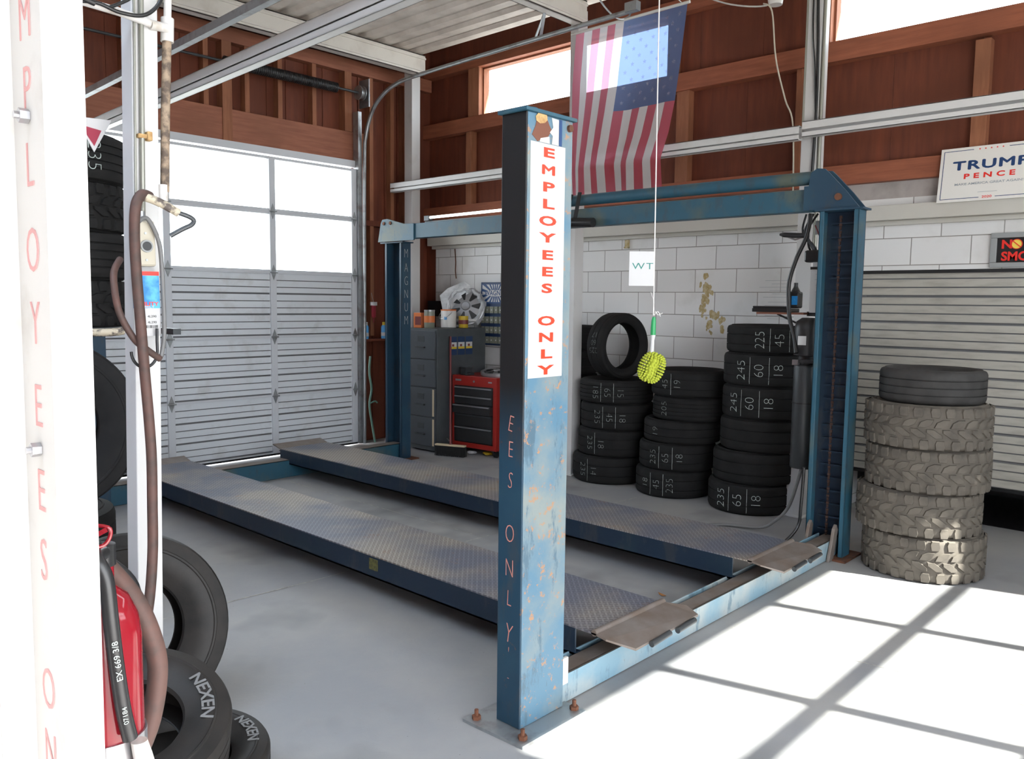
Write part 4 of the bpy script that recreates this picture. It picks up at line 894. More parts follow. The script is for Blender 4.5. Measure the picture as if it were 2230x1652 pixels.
# wheel covers in plastic bags
hc = empty('wheel_cover', (6.45, 6.6, 1.55)); tag(hc, 'silver wheel cover wrapped in cloudy plastic leaning upright on the cabinet', 'wheel cover', 'bagged wheel covers')
def wheelcover(o, ctr, axis, R, mat='silver'):
    T_ = Matrix.Translation(ctr) @ Vector(axis).normalized().to_track_quat('Z', 'Y').to_matrix().to_4x4()
    MB().lathe([(0, 0.02), (R*0.2, 0.025), (R*0.24, 0.015), (R*0.8, 0.0), (R*0.92, 0.015), (R, 0.01), (R, -0.02), (R*0.96, -0.02), (R*0.9, 0.0), (0, -0.01)], 40, 0, T_).build('disc', mat, o, smooth=35)
    mb = MB()
    for k in range(7):
        a = 2*PI*k/7; mb.add([(R*0.32*math.cos(a-0.12), R*0.32*math.sin(a-0.12), 0.02), (R*0.78*math.cos(a-0.22), R*0.78*math.sin(a-0.22), 0.01), (R*0.78*math.cos(a+0.22), R*0.78*math.sin(a+0.22), 0.01), (R*0.32*math.cos(a+0.12), R*0.32*math.sin(a+0.12), 0.02),
                  (R*0.32*math.cos(a-0.12), R*0.32*math.sin(a-0.12), 0.012), (R*0.78*math.cos(a-0.22), R*0.78*math.sin(a-0.22), 0.0), (R*0.78*math.cos(a+0.22), R*0.78*math.sin(a+0.22), 0.0), (R*0.32*math.cos(a+0.12), R*0.32*math.sin(a+0.12), 0.012)],
                 [(0, 1, 2, 3), (7, 6, 5, 4), (0, 4, 5, 1), (1, 5, 6, 2), (2, 6, 7, 3), (3, 7, 4, 0)], 0, T_)
    mb.build('vent_slots', 'black', o)
wheelcover(hc, (6.33, 6.62, 1.545), (-0.75, -0.6, 0.25), 0.215)
random.seed(5)
def bag(o, ctr, R, axis, wob=0.16):
    T_ = Matrix.Translation(ctr) @ Vector(axis).normalized().to_track_quat('Z', 'Y').to_matrix().to_4x4(); mb = MB(); pr = []
    n1, n2 = 26, 7; vs = []
    for i in range(n1):
        a = 2*PI*i/n1; k = 1+random.uniform(-wob, wob)
        for j in range(n2):
            t = j/(n2-1); rr = R*(0.72+0.42*t)*k; vs.append((rr*math.cos(a), rr*math.sin(a), -0.05+0.07*math.sin(PI*t)*1.3+random.uniform(-.012, .012)))
    mb.add(vs, [(i*n2+j, ((i+1) % n1)*n2+j, ((i+1) % n1)*n2+j+1, i*n2+j+1) for i in range(n1) for j in range(n2-1)], 0, T_)
    return mb.build('plastic_wrap', 'plastic_bag', o, smooth=30)
bag(hc, (6.33, 6.62, 1.545), 0.195, (-0.75, -0.6, 0.25), 0.10)
hc2 = empty('wheel_cover', (6.3, 6.9, 1.6)); tag(hc2, 'grey wheel cover in a crumpled bag standing behind the white bucket', 'wheel cover', 'bagged wheel covers')
wheelcover(hc2, (6.36, 6.80, 1.50), (-0.95, -0.1, 0.35), 0.17)
mb = MB(); mb.add([(6.16, 6.86, 1.66), (6.20, 6.84, 1.44), (6.28, 6.68, 1.36), (6.40, 6.60, 1.76), (6.36, 6.68, 1.82), (6.26, 6.84, 1.74), (6.20, 6.76, 1.58)], [(0, 1, 6), (1, 2, 6), (2, 3, 6), (3, 4, 6), (4, 5, 6), (5, 0, 6)]); mb.build('plastic_wrap', 'plastic_bag', hc2, smooth=60)
# parts display case on the wall
wg = empty('display_case', (6.56, 6.38, 1.46)); tag(wg, 'navy wall case of small lamps with a sunburst logo panel', 'display case')
MB().box(6.50, 6.60, 6.10, 6.555, 1.12, 1.81).build('case', 'navy', wg, bev=0.004)
MB().box(6.497, 6.50, 6.115, 6.54, 1.58, 1.79).build('header_panel', 'sign_navy', wg)
mb = MB(); cy, cz = 6.33, 1.69
for k in range(18):
    a = 2*PI*k/18; a1, a2 = a-0.10, a+0.10; p = [(cy+0.06*math.cos(a), cz+0.03*math.sin(a))]
    def lim(an):
        t = min((0.2/abs(math.cos(an))) if abs(math.cos(an)) > 1e-3 else 9, (0.095/abs(math.sin(an))) if abs(math.sin(an)) > 1e-3 else 9); return (cy+t*math.cos(an), cz+t*math.sin(an))
    q1, q2 = lim(a1), lim(a2); mb.add([(6.4965, *p[0]), (6.4965, *q1), (6.4965, *q2)], [(0, 1, 2)])
mb.add([(6.4962, cy+0.16*math.cos(2*PI*k/24), cz+0.035*math.sin(2*PI*k/24)) for k in range(24)], [tuple(range(24))])
mb.build('sunburst', 'paper', wg)
text('brand_lettering', 'WAGNER', frame((6.4958, 6.33, 1.69), (0, -1, 0), (0, 0, 1)), 'sign_navy', wg, 0.075, 1.0, 1.0, 0.001, ext=0.0003)
for r_ in range(4):
    MB().box(6.492, 6.5, 6.12, 6.54, 1.13+r_*0.11, 1.14+r_*0.11).build('shelf_lip', 'navy', wg)
    for c_ in range(6):
        MB().box(6.47, 6.497, 6.135+c_*0.067, 6.185+c_*0.067, 1.142+r_*0.11, 1.215+r_*0.11).build('bulb_pack', 'bottle_glass', wg)
        MB().box(6.468, 6.47, 6.15+c_*0.067, 6.165+c_*0.067, 1.17+r_*0.11, 1.185+r_*0.11).build('hook_tip', 'paper', wg)
# tool chest
tc_ = empty('tool_chest', (6.40, 6.34, 0)); tag(tc_, 'red rolling tool chest with black drawers beside the file cabinet', 'tool chest')
TT = Matrix.Translation((5.91, 6.38, 0)) @ Matrix.Rotation(math.atan2(5.78-6.38, 0.05)+PI/2, 4, 'Z') @ Matrix.Diagonal((1, 0.80, 1, 1))  # local: x depth, -y width
MB().box(0, 0.40, -0.76, 0, 0.075, 0.83, 0, TT).build('chest_body', 'tool_red', tc_, bev=0.006)
MB().box(-0.002, 0.0, -0.70, -0.05, 0.13, 0.725, 0, TT).build('drawer_bay', 'black', tc_)
zs_ = [0.135, 0.30, 0.435, 0.535, 0.625, 0.72]
for i in range(5):
    po = -0.03 if i == 2 else 0.0
    dro = MB().box(-0.014+po, 0.0, -0.695, -0.055, zs_[i]+0.004, zs_[i+1]-0.004, 0, TT).build('drawer', 'black_metal', tc_, bev=0.002)
    MB().box(-0.026+po, -0.014+po, -0.685, -0.065, zs_[i+1]-0.02, zs_[i+1]-0.007, 0, TT).build('drawer_pull', 'chrome' if i != 1 else 'dark_grey', dro)
MB().box(-0.003, 0, -0.16, -0.06, 0.77, 0.79, 0, TT).build('maker_badge', 'chrome', tc_); MB().box(-0.003, 0, -0.68, -0.62, 0.77, 0.785, 0, TT).build('badge', 'chrome', tc_)
MB().cyl(TT @ Vector((-0.006, -0.38, 0.775)), TT @ Vector((0, -0.38, 0.775)), 0.012, 12).build('lock', 'chrome', tc_)
for lx in (0.06, 0.34):
    for ly in (-0.70, -0.06): MB().cyl(TT @ Vector((lx, ly-0.015, 0.036)), TT @ Vector((lx, ly+0.015, 0.036)), 0.036, 16).bar(TT @ Vector((lx, ly, 0.03)), TT @ Vector((lx, ly, 0.08)), 0.03, 0.04).build('caster', 'black', tc_)
hc3 = empty('wheel_cover', (6.15, 5.98, 0.84)); tag(hc3, 'dusty silver wheel cover lying on the red tool chest', 'wheel cover'); wheelcover(hc3, (6.16, 5.97, 0.872), (-0.12, -0.05, 1), 0.17, 'silver')
tag(MB().box(5.95, 6.05, 6.22, 6.30, 0.832, 0.90).box(5.97, 6.03, 6.17, 6.22, 0.832, 0.855).box(5.945, 6.055, 6.21, 6.31, 0.90, 0.912).build('tool_case', 'dark_grey', bev=0.004), 'dark small tool case standing at the left of the chest top', 'tool case')
# rags under the tool chest
random.seed(8)
for i, (cx_, cy_, m_, lb) in enumerate(((5.98, 6.15, 'plastic_bag', 'crumpled pale rag on the floor under the left side of the tool chest'), (6.05, 5.98, 'yellow', 'yellowish crumpled rag on the floor under the tool chest'), (6.08, 5.86, 'rubber_grey', 'dark scrap on the floor at the right end of the tool chest'))):
    bm = bmesh.new(); bmesh.ops.create_icosphere(bm, subdivisions=2, radius=0.04)
    for v in bm.verts: v.co = Vector((v.co.x*1.1, v.co.y*1.5, v.co.z*0.5))*random.uniform(0.8, 1.15)
    mn = min(v.co.z for v in bm.verts); me = bpy.data.meshes.new('rag'); 
    for v in bm.verts: v.co += Vector((cx_, cy_, -mn+0.001))
    bm.to_mesh(me); bm.free(); me.materials.append(M[m_]); o = bpy.data.objects.new('rag', me); C.objects.link(o); tag(o, lb, 'rag')
# broom
bo = empty('broom', (5.80, 6.24, 0)); tag(bo, 'push broom with red handle leaning against the file cabinet', 'broom')
Bd = Vector((0.12, -0.30, 0)).normalized(); bc = Vector((5.74, 6.22, 0))
MB().bar(bc-Bd*0.17+Vector((0, 0, 0.115)), bc+Bd*0.17+Vector((0, 0, 0.115)), 0.05, 0.018).build('head', 'cream', bo, bev=0.004)
mb = MB(); 
for i in range(34):
    for j in range(3):
        p = bc+Bd*(-0.17+0.34*(i+0.5)/34); q = Vector((-Bd.y, Bd.x, 0))*(-0.018+0.018*j); mb.tube([p+q+Vector((0, 0, 0.108)), p+q*1.6+Bd*random.uniform(-.004, .004)+Vector((0, 0, 0.004))], [0.005, 0.0035], 5)
mb.build('bristles', 'black', bo)
MB().cyl(bc+Vector((0, 0, 0.12)), (5.885, 6.385, 1.23), 0.012, 10).build('handle', 'maroon', bo, smooth=40)
MB().bar((5.755, 6.29, 0.18), (5.75, 6.20, 0.12), 0.004, 0.01).build('brace', 'galv', bo)

# little things on the corner boards
sf = tag(MB().box(5.50, 5.95, 7.36, 7.60, 1.145, 1.17).build('wall_shelf', 'wood_board'), 'dark wooden shelf ledge with spray cans by the back door', 'shelf')
def spray(loc, mat, cap, label):
    o = empty('spray_can', loc); tag(o, label, 'spray can', 'spray cans on the corner ledge'); T_ = Matrix.Translation(loc)
    MB().lathe([(0, 0), (0.030, 0), (0.030, 0.13), (0.022, 0.15), (0, 0.152)], 18, 0, T_).build('can', mat, o, smooth=40)
    MB().lathe([(0.018, 0.148), (0.018, 0.185), (0, 0.188)], 14, 0, T_).build('cap', cap, o, smooth=40)
    MB().lathe([(0.0306, 0.03), (0.0312, 0.03), (0.0312, 0.07), (0.0306, 0.07)], 18, 0, T_, True).build('label_band', 'paper', o, smooth=40)
spray((5.575, 7.42, 1.171), 'sky_blue', 'paper', 'blue and white spray can nearest the back door track')
spray((5.82, 7.42, 1.171), 'sky_blue', 'yellow', 'light blue spray can with pale cap on the ledge')
ct = empty('caulk_tube', (5.71, 7.46, 1.34)); tag(ct, 'white and red sealant tube hanging nozzle down above the spray cans', 'tube')
MB().lathe([(0, 0.0), (0.004, 0.0), (0.008, 0.06), (0.024, 0.065), (0.026, 0.20), (0.0, 0.2)], 16, 0, Matrix.Translation((5.71, 7.46, 1.345))).build('cartridge', 'flag_red', ct, smooth=40)
MB().lathe([(0.0, 0.196), (0.040, 0.196), (0.040, 0.235), (0, 0.235)], 16, 0, Matrix.Translation((5.71, 7.46, 1.345))).build('plunger_end', 'paper', ct, smooth=40)
MB().cyl((5.71, 7.46, 1.57), (5.71, 7.50, 1.68), 0.003, 6).build('hook', 'galv', ct)
gh = tag(MB().tube(smoothpath([(5.60, 7.38, 0.98), (5.57, 7.36, 0.80), (5.60, 7.36, 0.62), (5.57, 7.36, 0.45), (5.60, 7.36, 0.25), (5.63, 7.34, 0.02)], 6), 0.012, 8).tube(smoothpath([(5.58, 7.36, 0.46), (5.64, 7.35, 0.48), (5.67, 7.35, 0.46)], 4), 0.009, 8).build('garden_hose', plain('pale_green_hose', (0.16, 0.30, 0.24), 0.6), smooth=50), 'pale green hose hanging down beside the back door track', 'hose')
tag(MB().bar((5.35, 6.83, 0.02), (5.53, 6.98, 0.22), 0.018, 0.018).build('stick', 'paper'), 'short white stick leaning near the foot of the far lift post', 'stick')

# fluorescent tube lying above the beam
ft = empty('fluorescent_light', (5.32, 5.4, 2.385)); tag(ft, 'bare fluorescent tube light along the top of the overhead beam', 'light')
MB().cyl((5.30, 6.04, 2.392), (5.30, 4.86, 2.400), 0.0125, 14).build('tube', 'tube_light', ft, smooth=40)
MB().box(5.30, 5.34, 4.80, 6.12, 2.337, 2.360).box(5.28, 5.33, 6.04, 6.11, 2.36, 2.41).box(5.28, 5.33, 4.80, 4.86, 2.36, 2.415).build('batten_fitting', 'dark_grey', ft, bev=0.003)
# small hardware on the block wall ledge
random.seed(21)
for i, y in enumerate((7.0, 6.72, 6.45, 6.2, 5.95)):
    mb = MB(); z0 = 2.351
    mb.box(6.51, 6.57, y-0.04, y+0.05, z0, z0+0.02).cyl((6.54, y, z0+0.02), (6.54, y+random.uniform(-.04, .04), z0+0.07+0.02*(i % 2)), 0.012, 8).box(6.52, 6.56, y-0.06, y-0.03, z0, z0+0.05)
    tag(mb.build('hardware_part', 'black_metal'), 'small dark metal fitting lying on the wall ledge above the beam', 'hardware', 'fittings on the wall ledge')
tag(MB().box(6.575, 6.6, 4.64, 4.68, 2.12, 2.20).box(6.56, 6.6, 4.64, 4.68, 2.12, 2.135).build('wall_bracket', 'brown_stain', bev=0.002), 'small tan bracket on the block wall under the ledge', 'bracket')
tag(MB().tube(smoothpath([(6.59, 7.08, 2.2), (6.585, 7.06, 2.05), (6.59, 7.07, 1.95), (6.585, 7.05, 1.86)], 4), 0.006, 6).build('wire_scrap', 'rust'), 'dark wire scrap hanging on the block wall in the corner', 'wire')

# ================================================================ beside post B: power unit, shelf, hoses
pu = empty('power_unit', (5.42, 2.33, 0.5)); tag(pu, 'black hydraulic power unit with long tank behind the right lift post', 'power unit')
PX, PY = 5.40, 2.335
MB().lathe([(0, 0.50), (0.075, 0.50), (0.08, 0.51), (0.08, 1.18), (0.075, 1.20), (0, 1.20)], 28, 0, Matrix.Translation((PX, PY, 0))).build('tank', 'dark_grey', pu, smooth=40)
MB().lathe([(0, 1.20), (0.055, 1.20), (0.055, 1.26), (0.085, 1.265), (0.088, 1.44), (0.075, 1.49), (0.04, 1.515), (0, 1.515)], 28, 0, Matrix.Translation((PX, PY, 0))).build('motor', 'black_metal', pu, smooth=40)
MB().lathe([(0.0805, 0.94), (0.083, 0.94), (0.083, 0.948), (0.0805, 0.948)], 28, 0, Matrix.Translation((PX, PY, 0)), True).build('strap', 'black', pu)
Tm = frame((PX-0.083, PY+0.0, 1.365), (0.28, -0.96, 0), (0, 0, 1)); MB().box(-0.026, 0.026, -0.03, 0.03, -0.004, 0.008, 0, Tm).build('label', 'paper', pu)
MB().box(PX-0.09, PX-0.06, PY+0.02, PY+0.06, 1.20, 1.235).build('valve', 'chrome', pu)
MB().box(5.27, PX, 2.14, 2.33, 1.22, 1.24).build('mount_bracket', 'black_metal', pu)
sh = empty('tray_shelf', (5.45, 2.5, 1.53)); tag(sh, 'small shelf carrying a black oil tray beside the right lift post', 'shelf')
MB().box(5.38, 5.58, 2.36, 2.70, 1.535, 1.548).build('board', 'rust_plate', sh)
MB().box(5.37, 5.56, 2.47, 2.73, 1.549, 1.575).box(5.38, 5.40, 2.47, 2.73, 1.575, 1.59).build('tray', 'black', sh, bev=0.004)
MB().bar((5.5, 2.60, 1.535), (5.5, 2.40, 1.45), 0.02, 0.01).bar((5.5, 2.38, 1.54), (5.28, 2.19, 1.54), 0.02, 0.03).build('support', 'black_metal', sh)
bt = empty('oil_bottle', (5.47, 2.46, 1.577)); tag(bt, 'black oil bottle with blue label standing on the tray', 'bottle')
mb = MB(); mb.box(5.44, 5.51, 2.425, 2.505, 1.577, 1.69).build('body', 'black', bt, bev=0.012)
MB().tube([(5.475, 2.465, 1.685), (5.475, 2.465, 1.72), (5.475, 2.465, 1.728), (5.475, 2.465, 1.75)], [0.034, 0.016, 0.014, 0.014], 14).build('neck', 'black', bt, smooth=40)
MB().box(5.438, 5.44, 2.435, 2.475, 1.60, 1.66).build('label', 'pack_blue', bt)
pl = empty('paper_placard', (5.50, 2.31, 1.7)); tag(pl, 'white printed placard clipped below a black switch by the right lift post', 'placard')
Tp = frame((5.36, 2.255, 1.705), (0.15, -0.98, 0), (0, 0, 1))
MB().box(-0.058, 0.058, -0.155, 0.125, -0.002, 0.0, 0, Tp).build('sheet', 'paper', pl)
MB().box(-0.058, 0.058, 0.127, 0.145, -0.004, 0.012, 0, Tp).build('clip_bar', 'black', pl)
MB().box(-0.045, 0.04, 0.145, 0.175, -0.003, 0.003, 0, Tp).build('top_edge', 'paper', pl)
text('print', 'NOTICE', Tp @ Matrix.Translation((0, 0.10, 0.001)), 'sign_grey', pl, 0.016, ext=0.0002) if False else None
for k, (yy, ww) in enumerate(((0.095, .03), (0.06, .04), (0.03, .022), (0.02, .03), (0.008, .022), (-0.02, .03), (-0.07, .012))): MB().box(-0.01-ww/2, -0.01+ww/2, yy, yy+0.003, 0, 0.0008, 0, Tp).build('print_line', 'sign_grey', pl)
sw = empty('switch_box', (5.42, 2.32, 1.95)); tag(sw, 'black switch and cable bundle hanging from the cap of the right lift post', 'switch')
MB().box(5.34, 5.42, 2.25, 2.36, 1.88, 1.96).build('housing', 'black', sw, bev=0.015)
MB().box(5.36, 5.37, 2.22, 2.30, 2.06, 2.15).build('cover_plate', 'frame_grey', sw, bev=0.004)
cbm = MB()
for a, b, c_, d_ in ((0, .02, .01, .0), (.03, -.01, .03, .02), (.05, .03, -.01, .01), (-.03, .0, .0, -.02)):
    cbm.tube(smoothpath([(5.40, 2.33+a, 2.20), (5.38, 2.36+b, 2.08), (5.37, 2.31+c_, 1.98), (5.37, 2.25+d_, 1.88)], 5), 0.007, 7)
cbm.build('cables', 'black', sw, smooth=50)
MB().tube(smoothpath([(5.36, 2.30, 2.12), (5.35, 2.25, 2.02), (5.35, 2.21, 1.93), (5.35, 2.20, 1.86)], 5), 0.005, 6).build('red_wire', 'maroon', sw)
ig = empty('air_tool', (5.5, 2.52, 2.06)); tag(ig, 'dark pneumatic hand tool hanging by the hose beside the right lift post', 'tool')
MB().tube([(5.40, 2.56, 2.075), (5.40, 2.53, 2.072), (5.40, 2.46, 2.065), (5.40, 2.38, 2.06)], [0.008, 0.016, 0.018, 0.016], 12).build('body', 'black_metal', ig, smooth=40)
MB().tube([(5.40, 2.50, 2.055), (5.40, 2.45, 2.035), (5.40, 2.40, 2.05)], 0.005, 6).build('lever', 'chrome', ig)
ho = tag(MB().tube(smoothpath([(5.36, 2.33, 2.2), (5.37, 2.36, 2.05), (5.38, 2.43, 1.90), (5.39, 2.475, 1.75), (5.385, 2.47, 1.60), (5.37, 2.45, 1.50), (5.34, 2.40, 1.38), (5.31, 2.37, 1.28)], 8), 0.014, 10).build('hydraulic_hose', 'hose_black', smooth=60), 'black hose curving down past the oil bottle on the right', 'hose')
tag(MB().tube(smoothpath([(5.36, 2.32, 0.50), (5.35, 2.34, 0.40), (5.36, 2.40, 0.22), (5.37, 2.50, 0.10), (5.38, 2.62, 0.03), (5.30, 2.9, 0.013), (4.9, 3.1, 0.013), (4.6, 3.3, 0.013)], 8), 0.011, 10).build('hydraulic_hose', 'cable_grey', smooth=60), 'grey hose running from the power unit tank down to the floor', 'hose')
tag(MB().tube(smoothpath([(5.17, 2.22, 0.55), (5.16, 2.225, 0.30), (5.15, 2.24, 0.15), (5.02, 2.30, 0.04), (4.8, 2.35, 0.013)], 8), 0.010, 10).build('hydraulic_hose', 'hose_black', smooth=60), 'short black hose at the foot of the right lift post', 'hose')
# cables down the right column
cbx = tag(MB().tube(smoothpath([(5.93, 2.60, 4.9), (5.935, 2.60, 3.9), (5.94, 2.585, 3.4), (5.94, 2.58, 2.9), (5.94, 2.60, 2.3)], 6), 0.011, 8).tube(smoothpath([(5.93, 2.62, 4.9), (5.935, 2.63, 3.7), (5.93, 2.60, 3.3), (5.94, 2.585, 3.0)], 6), 0.006, 6).build('cable', 'black', smooth=60), 'black cables running down the white column above the right lift post', 'cable')
tag(MB().cyl((5.965, 2.555, 2.0), (5.965, 2.555, 5.0), 0.014, 10).cyl((5.93, 2.67, 2.9), (5.93, 2.67, 5.0), 0.008, 8).build('conduit', 'conduit', smooth=40), 'grey metal conduit on the right white column', 'conduit')
tag(MB().tube(smoothpath([(5.9, 3.0, 3.82), (5.9, 2.93, 3.75), (5.89, 2.88, 3.4), (5.9, 2.80, 3.1), (5.92, 2.74, 2.9), (5.93, 2.72, 2.3)], 6), 0.006, 6).build('cable', 'beige', smooth=60), 'pale wire hanging loose left of the right white column', 'cable')
tag(MB().tube(smoothpath([(6.0, 3.6, 4.05), (5.97, 3.3, 3.90), (5.95, 3.0, 3.82), (5.95, 2.85, 3.88)], 6), 0.006, 6).lathe([(0, 0), (0.05, 0.0), (0.055, 0.04), (0.02, 0.07), (0, 0.07)], 16, 0, Matrix.Translation((5.93, 2.92, 3.80))).build('lamp_holder', 'white_paint', smooth=40), 'white porcelain lamp holder at the top right of the brown wall', 'lamp holder')

# ================================================================ signs on the right
cs = empty('yard_sign', (6.47, 1.4, 2.35)); tag(cs, 'white political campaign yard sign leaning on the wall ledge', 'sign')
# sign plane, leaning slightly back
TS = frame((6.50, 1.575, 2.52), (0, -1, 0.006), (0.18, 0, 1))
W2, H2 = 0.32, 0.205
MB().box(-W2, W2, -H2+0.02, H2+0.0, -0.004, 0.0, 0, TS).build('board', plain('corrugated_board', (0.80, 0.78, 0.74), 0.5), cs)
def SB(x0, x1, y0, y1, mat, nm_='rule'): return MB().box(x0, x1, y0, y1, 0.0002, 0.0012, 0, TS).build(nm_, mat, cs)
SB(-W2+0.02, -0.11, H2-0.024, H2-0.020, 'sign_navy'); SB(0.11, W2-0.02, H2-0.024, H2-0.020, 'sign_navy'); SB(-W2+0.02, -W2+0.024, -H2+0.04, H2-0.02, 'sign_navy'); SB(W2-0.024, W2-0.02, -H2+0.04, H2-0.02, 'sign_navy')
SB(-W2+0.02, -0.05, -H2+0.040, -H2+0.044, 'sign_navy'); SB(0.05, W2-0.02, -H2+0.040, -H2+0.044, 'sign_navy'); SB(-0.06, 0.06, -H2+0.078, -H2+0.080, 'sign_grey')
text('headline', 'TRUMP', TS @ Matrix.Translation((0, 0.070, 0.0008)), 'sign_navy', cs, 0.108, 1.26, 0.82, 0.0, spacing=1.12, shift=0.0034)
text('headline', 'PENCE', TS @ Matrix.Translation((0, -0.008, 0.0008)), 'no_red', cs, 0.062, 1.2, 0.80, 0.002, spacing=1.65)
text('slogan', 'MAKE AMERICA GREAT AGAIN!', TS @ Matrix.Translation((0, -0.062, 0.0008)), 'sign_grey', cs, 0.027, 1.12, 0.85, 0.0002)
text('year', '2020', TS @ Matrix.Translation((0, -H2+0.043, 0.0008)), 'no_red', cs, 0.026, 1.2, 0.9, 0.0003)
mb = MB()
for k in range(5):
    c0 = TS @ Vector((-0.072+k*0.036, H2-0.022, 0.001)); X_ = (TS.to_3x3() @ Vector((1, 0, 0))); Y_ = TS.to_3x3() @ Vector((0, 1, 0))
    P = [c0+(X_*math.sin(2*PI*q/10)+Y_*math.cos(2*PI*q/10))*(0.008 if q % 2 == 0 else 0.0033) for q in range(10)]; mb.add(P+[c0], [(q, (q+1) % 10, 10) for q in range(10)])
mb.build('star_row', 'no_red', cs)
ns = empty('no_smoking_sign', (6.58, 1.35, 2.0)); tag(ns, 'grey framed black NO SMOKING sign with red letters on the block wall', 'sign')
TN = frame((6.585, 1.30, 1.995), (0, -1, 0), (0, 0, 1)); 
MB().box(-0.215, 0.215, -0.085, 0.085, -0.01, 0.0, 0, TN).build('panel', 'black', ns)
MB().box(-0.255, 0.255, 0.085, 0.12, -0.014, 0.016, 0, TN).box(-0.255, 0.255, -0.12, -0.085, -0.014, 0.016, 0, TN).box(-0.255, -0.215, -0.085, 0.085, -0.014, 0.016, 0, TN).box(0.215, 0.255, -0.085, 0.085, -0.014, 0.016, 0, TN).build('frame', 'frame_grey', ns, bev=0.004)
text('lettering', 'N', TN @ Matrix.Translation((-0.155, 0.038, 0.0012)), 'no_red', ns, 0.085, 1.05, 0.95, 0.003)
text('lettering', 'SMOKING', TN @ Matrix.Translation((0.0, -0.045, 0.0012)), 'no_red', ns, 0.085, 0.98, 1.0, 0.0028)
MB().cyl(TN @ Vector((-0.095, 0.04, 0.0)), TN @ Vector((-0.095, 0.04, 0.0018)), 0.034, 24).build('symbol_disc', 'no_yellow', ns)
mb = MB(); mb.tube([TN @ Vector((-0.095+0.033*math.cos(a), 0.04+0.033*math.sin(a), 0.002)) for a in [2*PI*k/24 for k in range(24)]], 0.003, 5, closed=True); mb.bar(TN @ Vector((-0.12, 0.062, 0.002)), TN @ Vector((-0.07, 0.018, 0.002)), 0.006, 0.004, up=(1, 0, 0)); mb.build('ban_ring', 'no_red', ns)

# ================================================================ NEAR LEFT: white column with fittings
# column and fittings scaled about the camera, nearer than the standing tyre
GT = Matrix.Translation((1.2074, 2.8509, 0.352)) @ Matrix.Scale(0.78, 4) @ Matrix.Translation((-1.548, -3.655, 0))
col = MB(); col.box(-0.055, 0.055, -0.055, 0.055, -0.445, 5.0, 0, Matrix.Translation((1.512, 3.655, 0)) @ Matrix.Shear('XY', 4, (0.0192, 0)))
nc = tag(col.build('steel_column', 'white_steel', bev=0.004), 'white square steel column at left carrying the outlet box and hoses', 'column')
tag(MB().cyl((1.527, 3.588, 1.93), (1.572, 3.588, 4.0), 0.011, 12).cyl((1.500, 3.592, 1.93), (1.545, 3.592, 4.0), 0.005, 8).build('conduit', 'conduit', smooth=40), 'thin grey conduit running down the front of the near left column', 'conduit')
tag(MB().box(1.515, 1.575, 3.575, 3.60, 2.27, 2.288).box(1.55, 1.572, 3.568, 3.60, 2.262, 2.30).build('conduit_clamp', 'tan', bev=0.003), 'rusty conduit clamp halfway up the near left column', 'clamp')
wp = empty('wrapped_pipe', (1.66, 3.62, 2.0)); tag(wp, 'peeling lagged pipe with white joints on the right edge of the near left column', 'pipe')
MB().tube([(1.640, 3.62, 2.06), (1.652, 3.62, 2.4), (1.668, 3.62, 2.72)], 0.019, 12).build('lagging', 'lag', wp, smooth=40)
MB().tube([(1.668, 3.62, 2.70), (1.672, 3.62, 2.80)], 0.027, 16).tube([(1.660, 3.60, 2.752), (1.58, 3.585, 2.745)], 0.020, 14).tube([(1.672, 3.62, 2.80), (1.71, 3.62, 3.6)], 0.016, 12).build('pipe_joint', 'pvc', wp, smooth=40)
tag(MB().tube([(1.58, 3.58, 2.748), (1.45, 3.585, 2.765), (0.9, 3.6, 2.79)], 0.017, 12).build('water_pipe', 'pvc', smooth=40), 'white plastic pipe crossing horizontally to the near left column', 'pipe')
tag(MB().tube(smoothpath([(1.63, 3.56, 3.0), (1.62, 3.55, 2.86), (1.55, 3.55, 2.77), (1.45, 3.56, 2.755), (1.35, 3.56, 2.77), (1.2, 3.57, 2.745), (1.0, 3.58, 2.75)], 6), 0.008, 8).tube(smoothpath([(1.40, 3.56, 2.76), (1.50, 3.56, 2.83), (1.56, 3.55, 2.93)], 5), 0.007, 8).tube(smoothpath([(1.02, 3.5, 2.9), (1.2, 3.55, 2.80), (1.35, 3.56, 2.765)], 5), 0.012, 8).build('cable', 'black', smooth=60), 'black cable wound round the white pipe at the top left', 'cable')
MB().tube([(1.63, 3.62, 2.02), (1.632, 3.62, 2.09)], 0.022, 14).build('pipe_coupling', 'pvc', wp, smooth=40)
# outlet box
ob_ = empty('outlet_box', (1.52, 3.56, 1.83)); tag(ob_, 'beige electrical outlet box with round socket on the near left column', 'outlet')
TO = frame((1.515, 3.598, 1.828), (1, 0, 0.02), (0, 0, 1))
MB().box(-0.043, 0.043, -0.096, 0.096, 0.0, 0.055, 0, TO).build('housing', 'beige', ob_, bev=0.006)
MB().box(-0.040, 0.040, -0.09, 0.09, 0.055, 0.060, 0, TO).build('cover', 'beige', ob_, bev=0.002)
MB().cyl(TO @ Vector((0.002, -0.012, 0.058)), TO @ Vector((0.002, -0.012, 0.068)), 0.026, 24).build('socket_ring', 'frame_grey', ob_, smooth=40)
MB().cyl(TO @ Vector((0.002, -0.012, 0.066)), TO @ Vector((0.002, -0.012, 0.070)), 0.019, 24).build('socket_face', 'black', ob_)
MB().cyl(TO @ Vector((0.0, 0.042, 0.058)), TO @ Vector((0.0, 0.042, 0.064)), 0.005, 10).cyl(TO @ Vector((0.0, -0.07, 0.058)), TO @ Vector((0.0, -0.07, 0.064)), 0.005, 10).build('screw', 'galv', ob_)
MB().cyl(TO @ Vector((0, 0.096, 0.03)), TO @ Vector((0, 0.135, 0.03)), 0.016, 12).build('conduit_hub', 'galv', ob_, smooth=40)
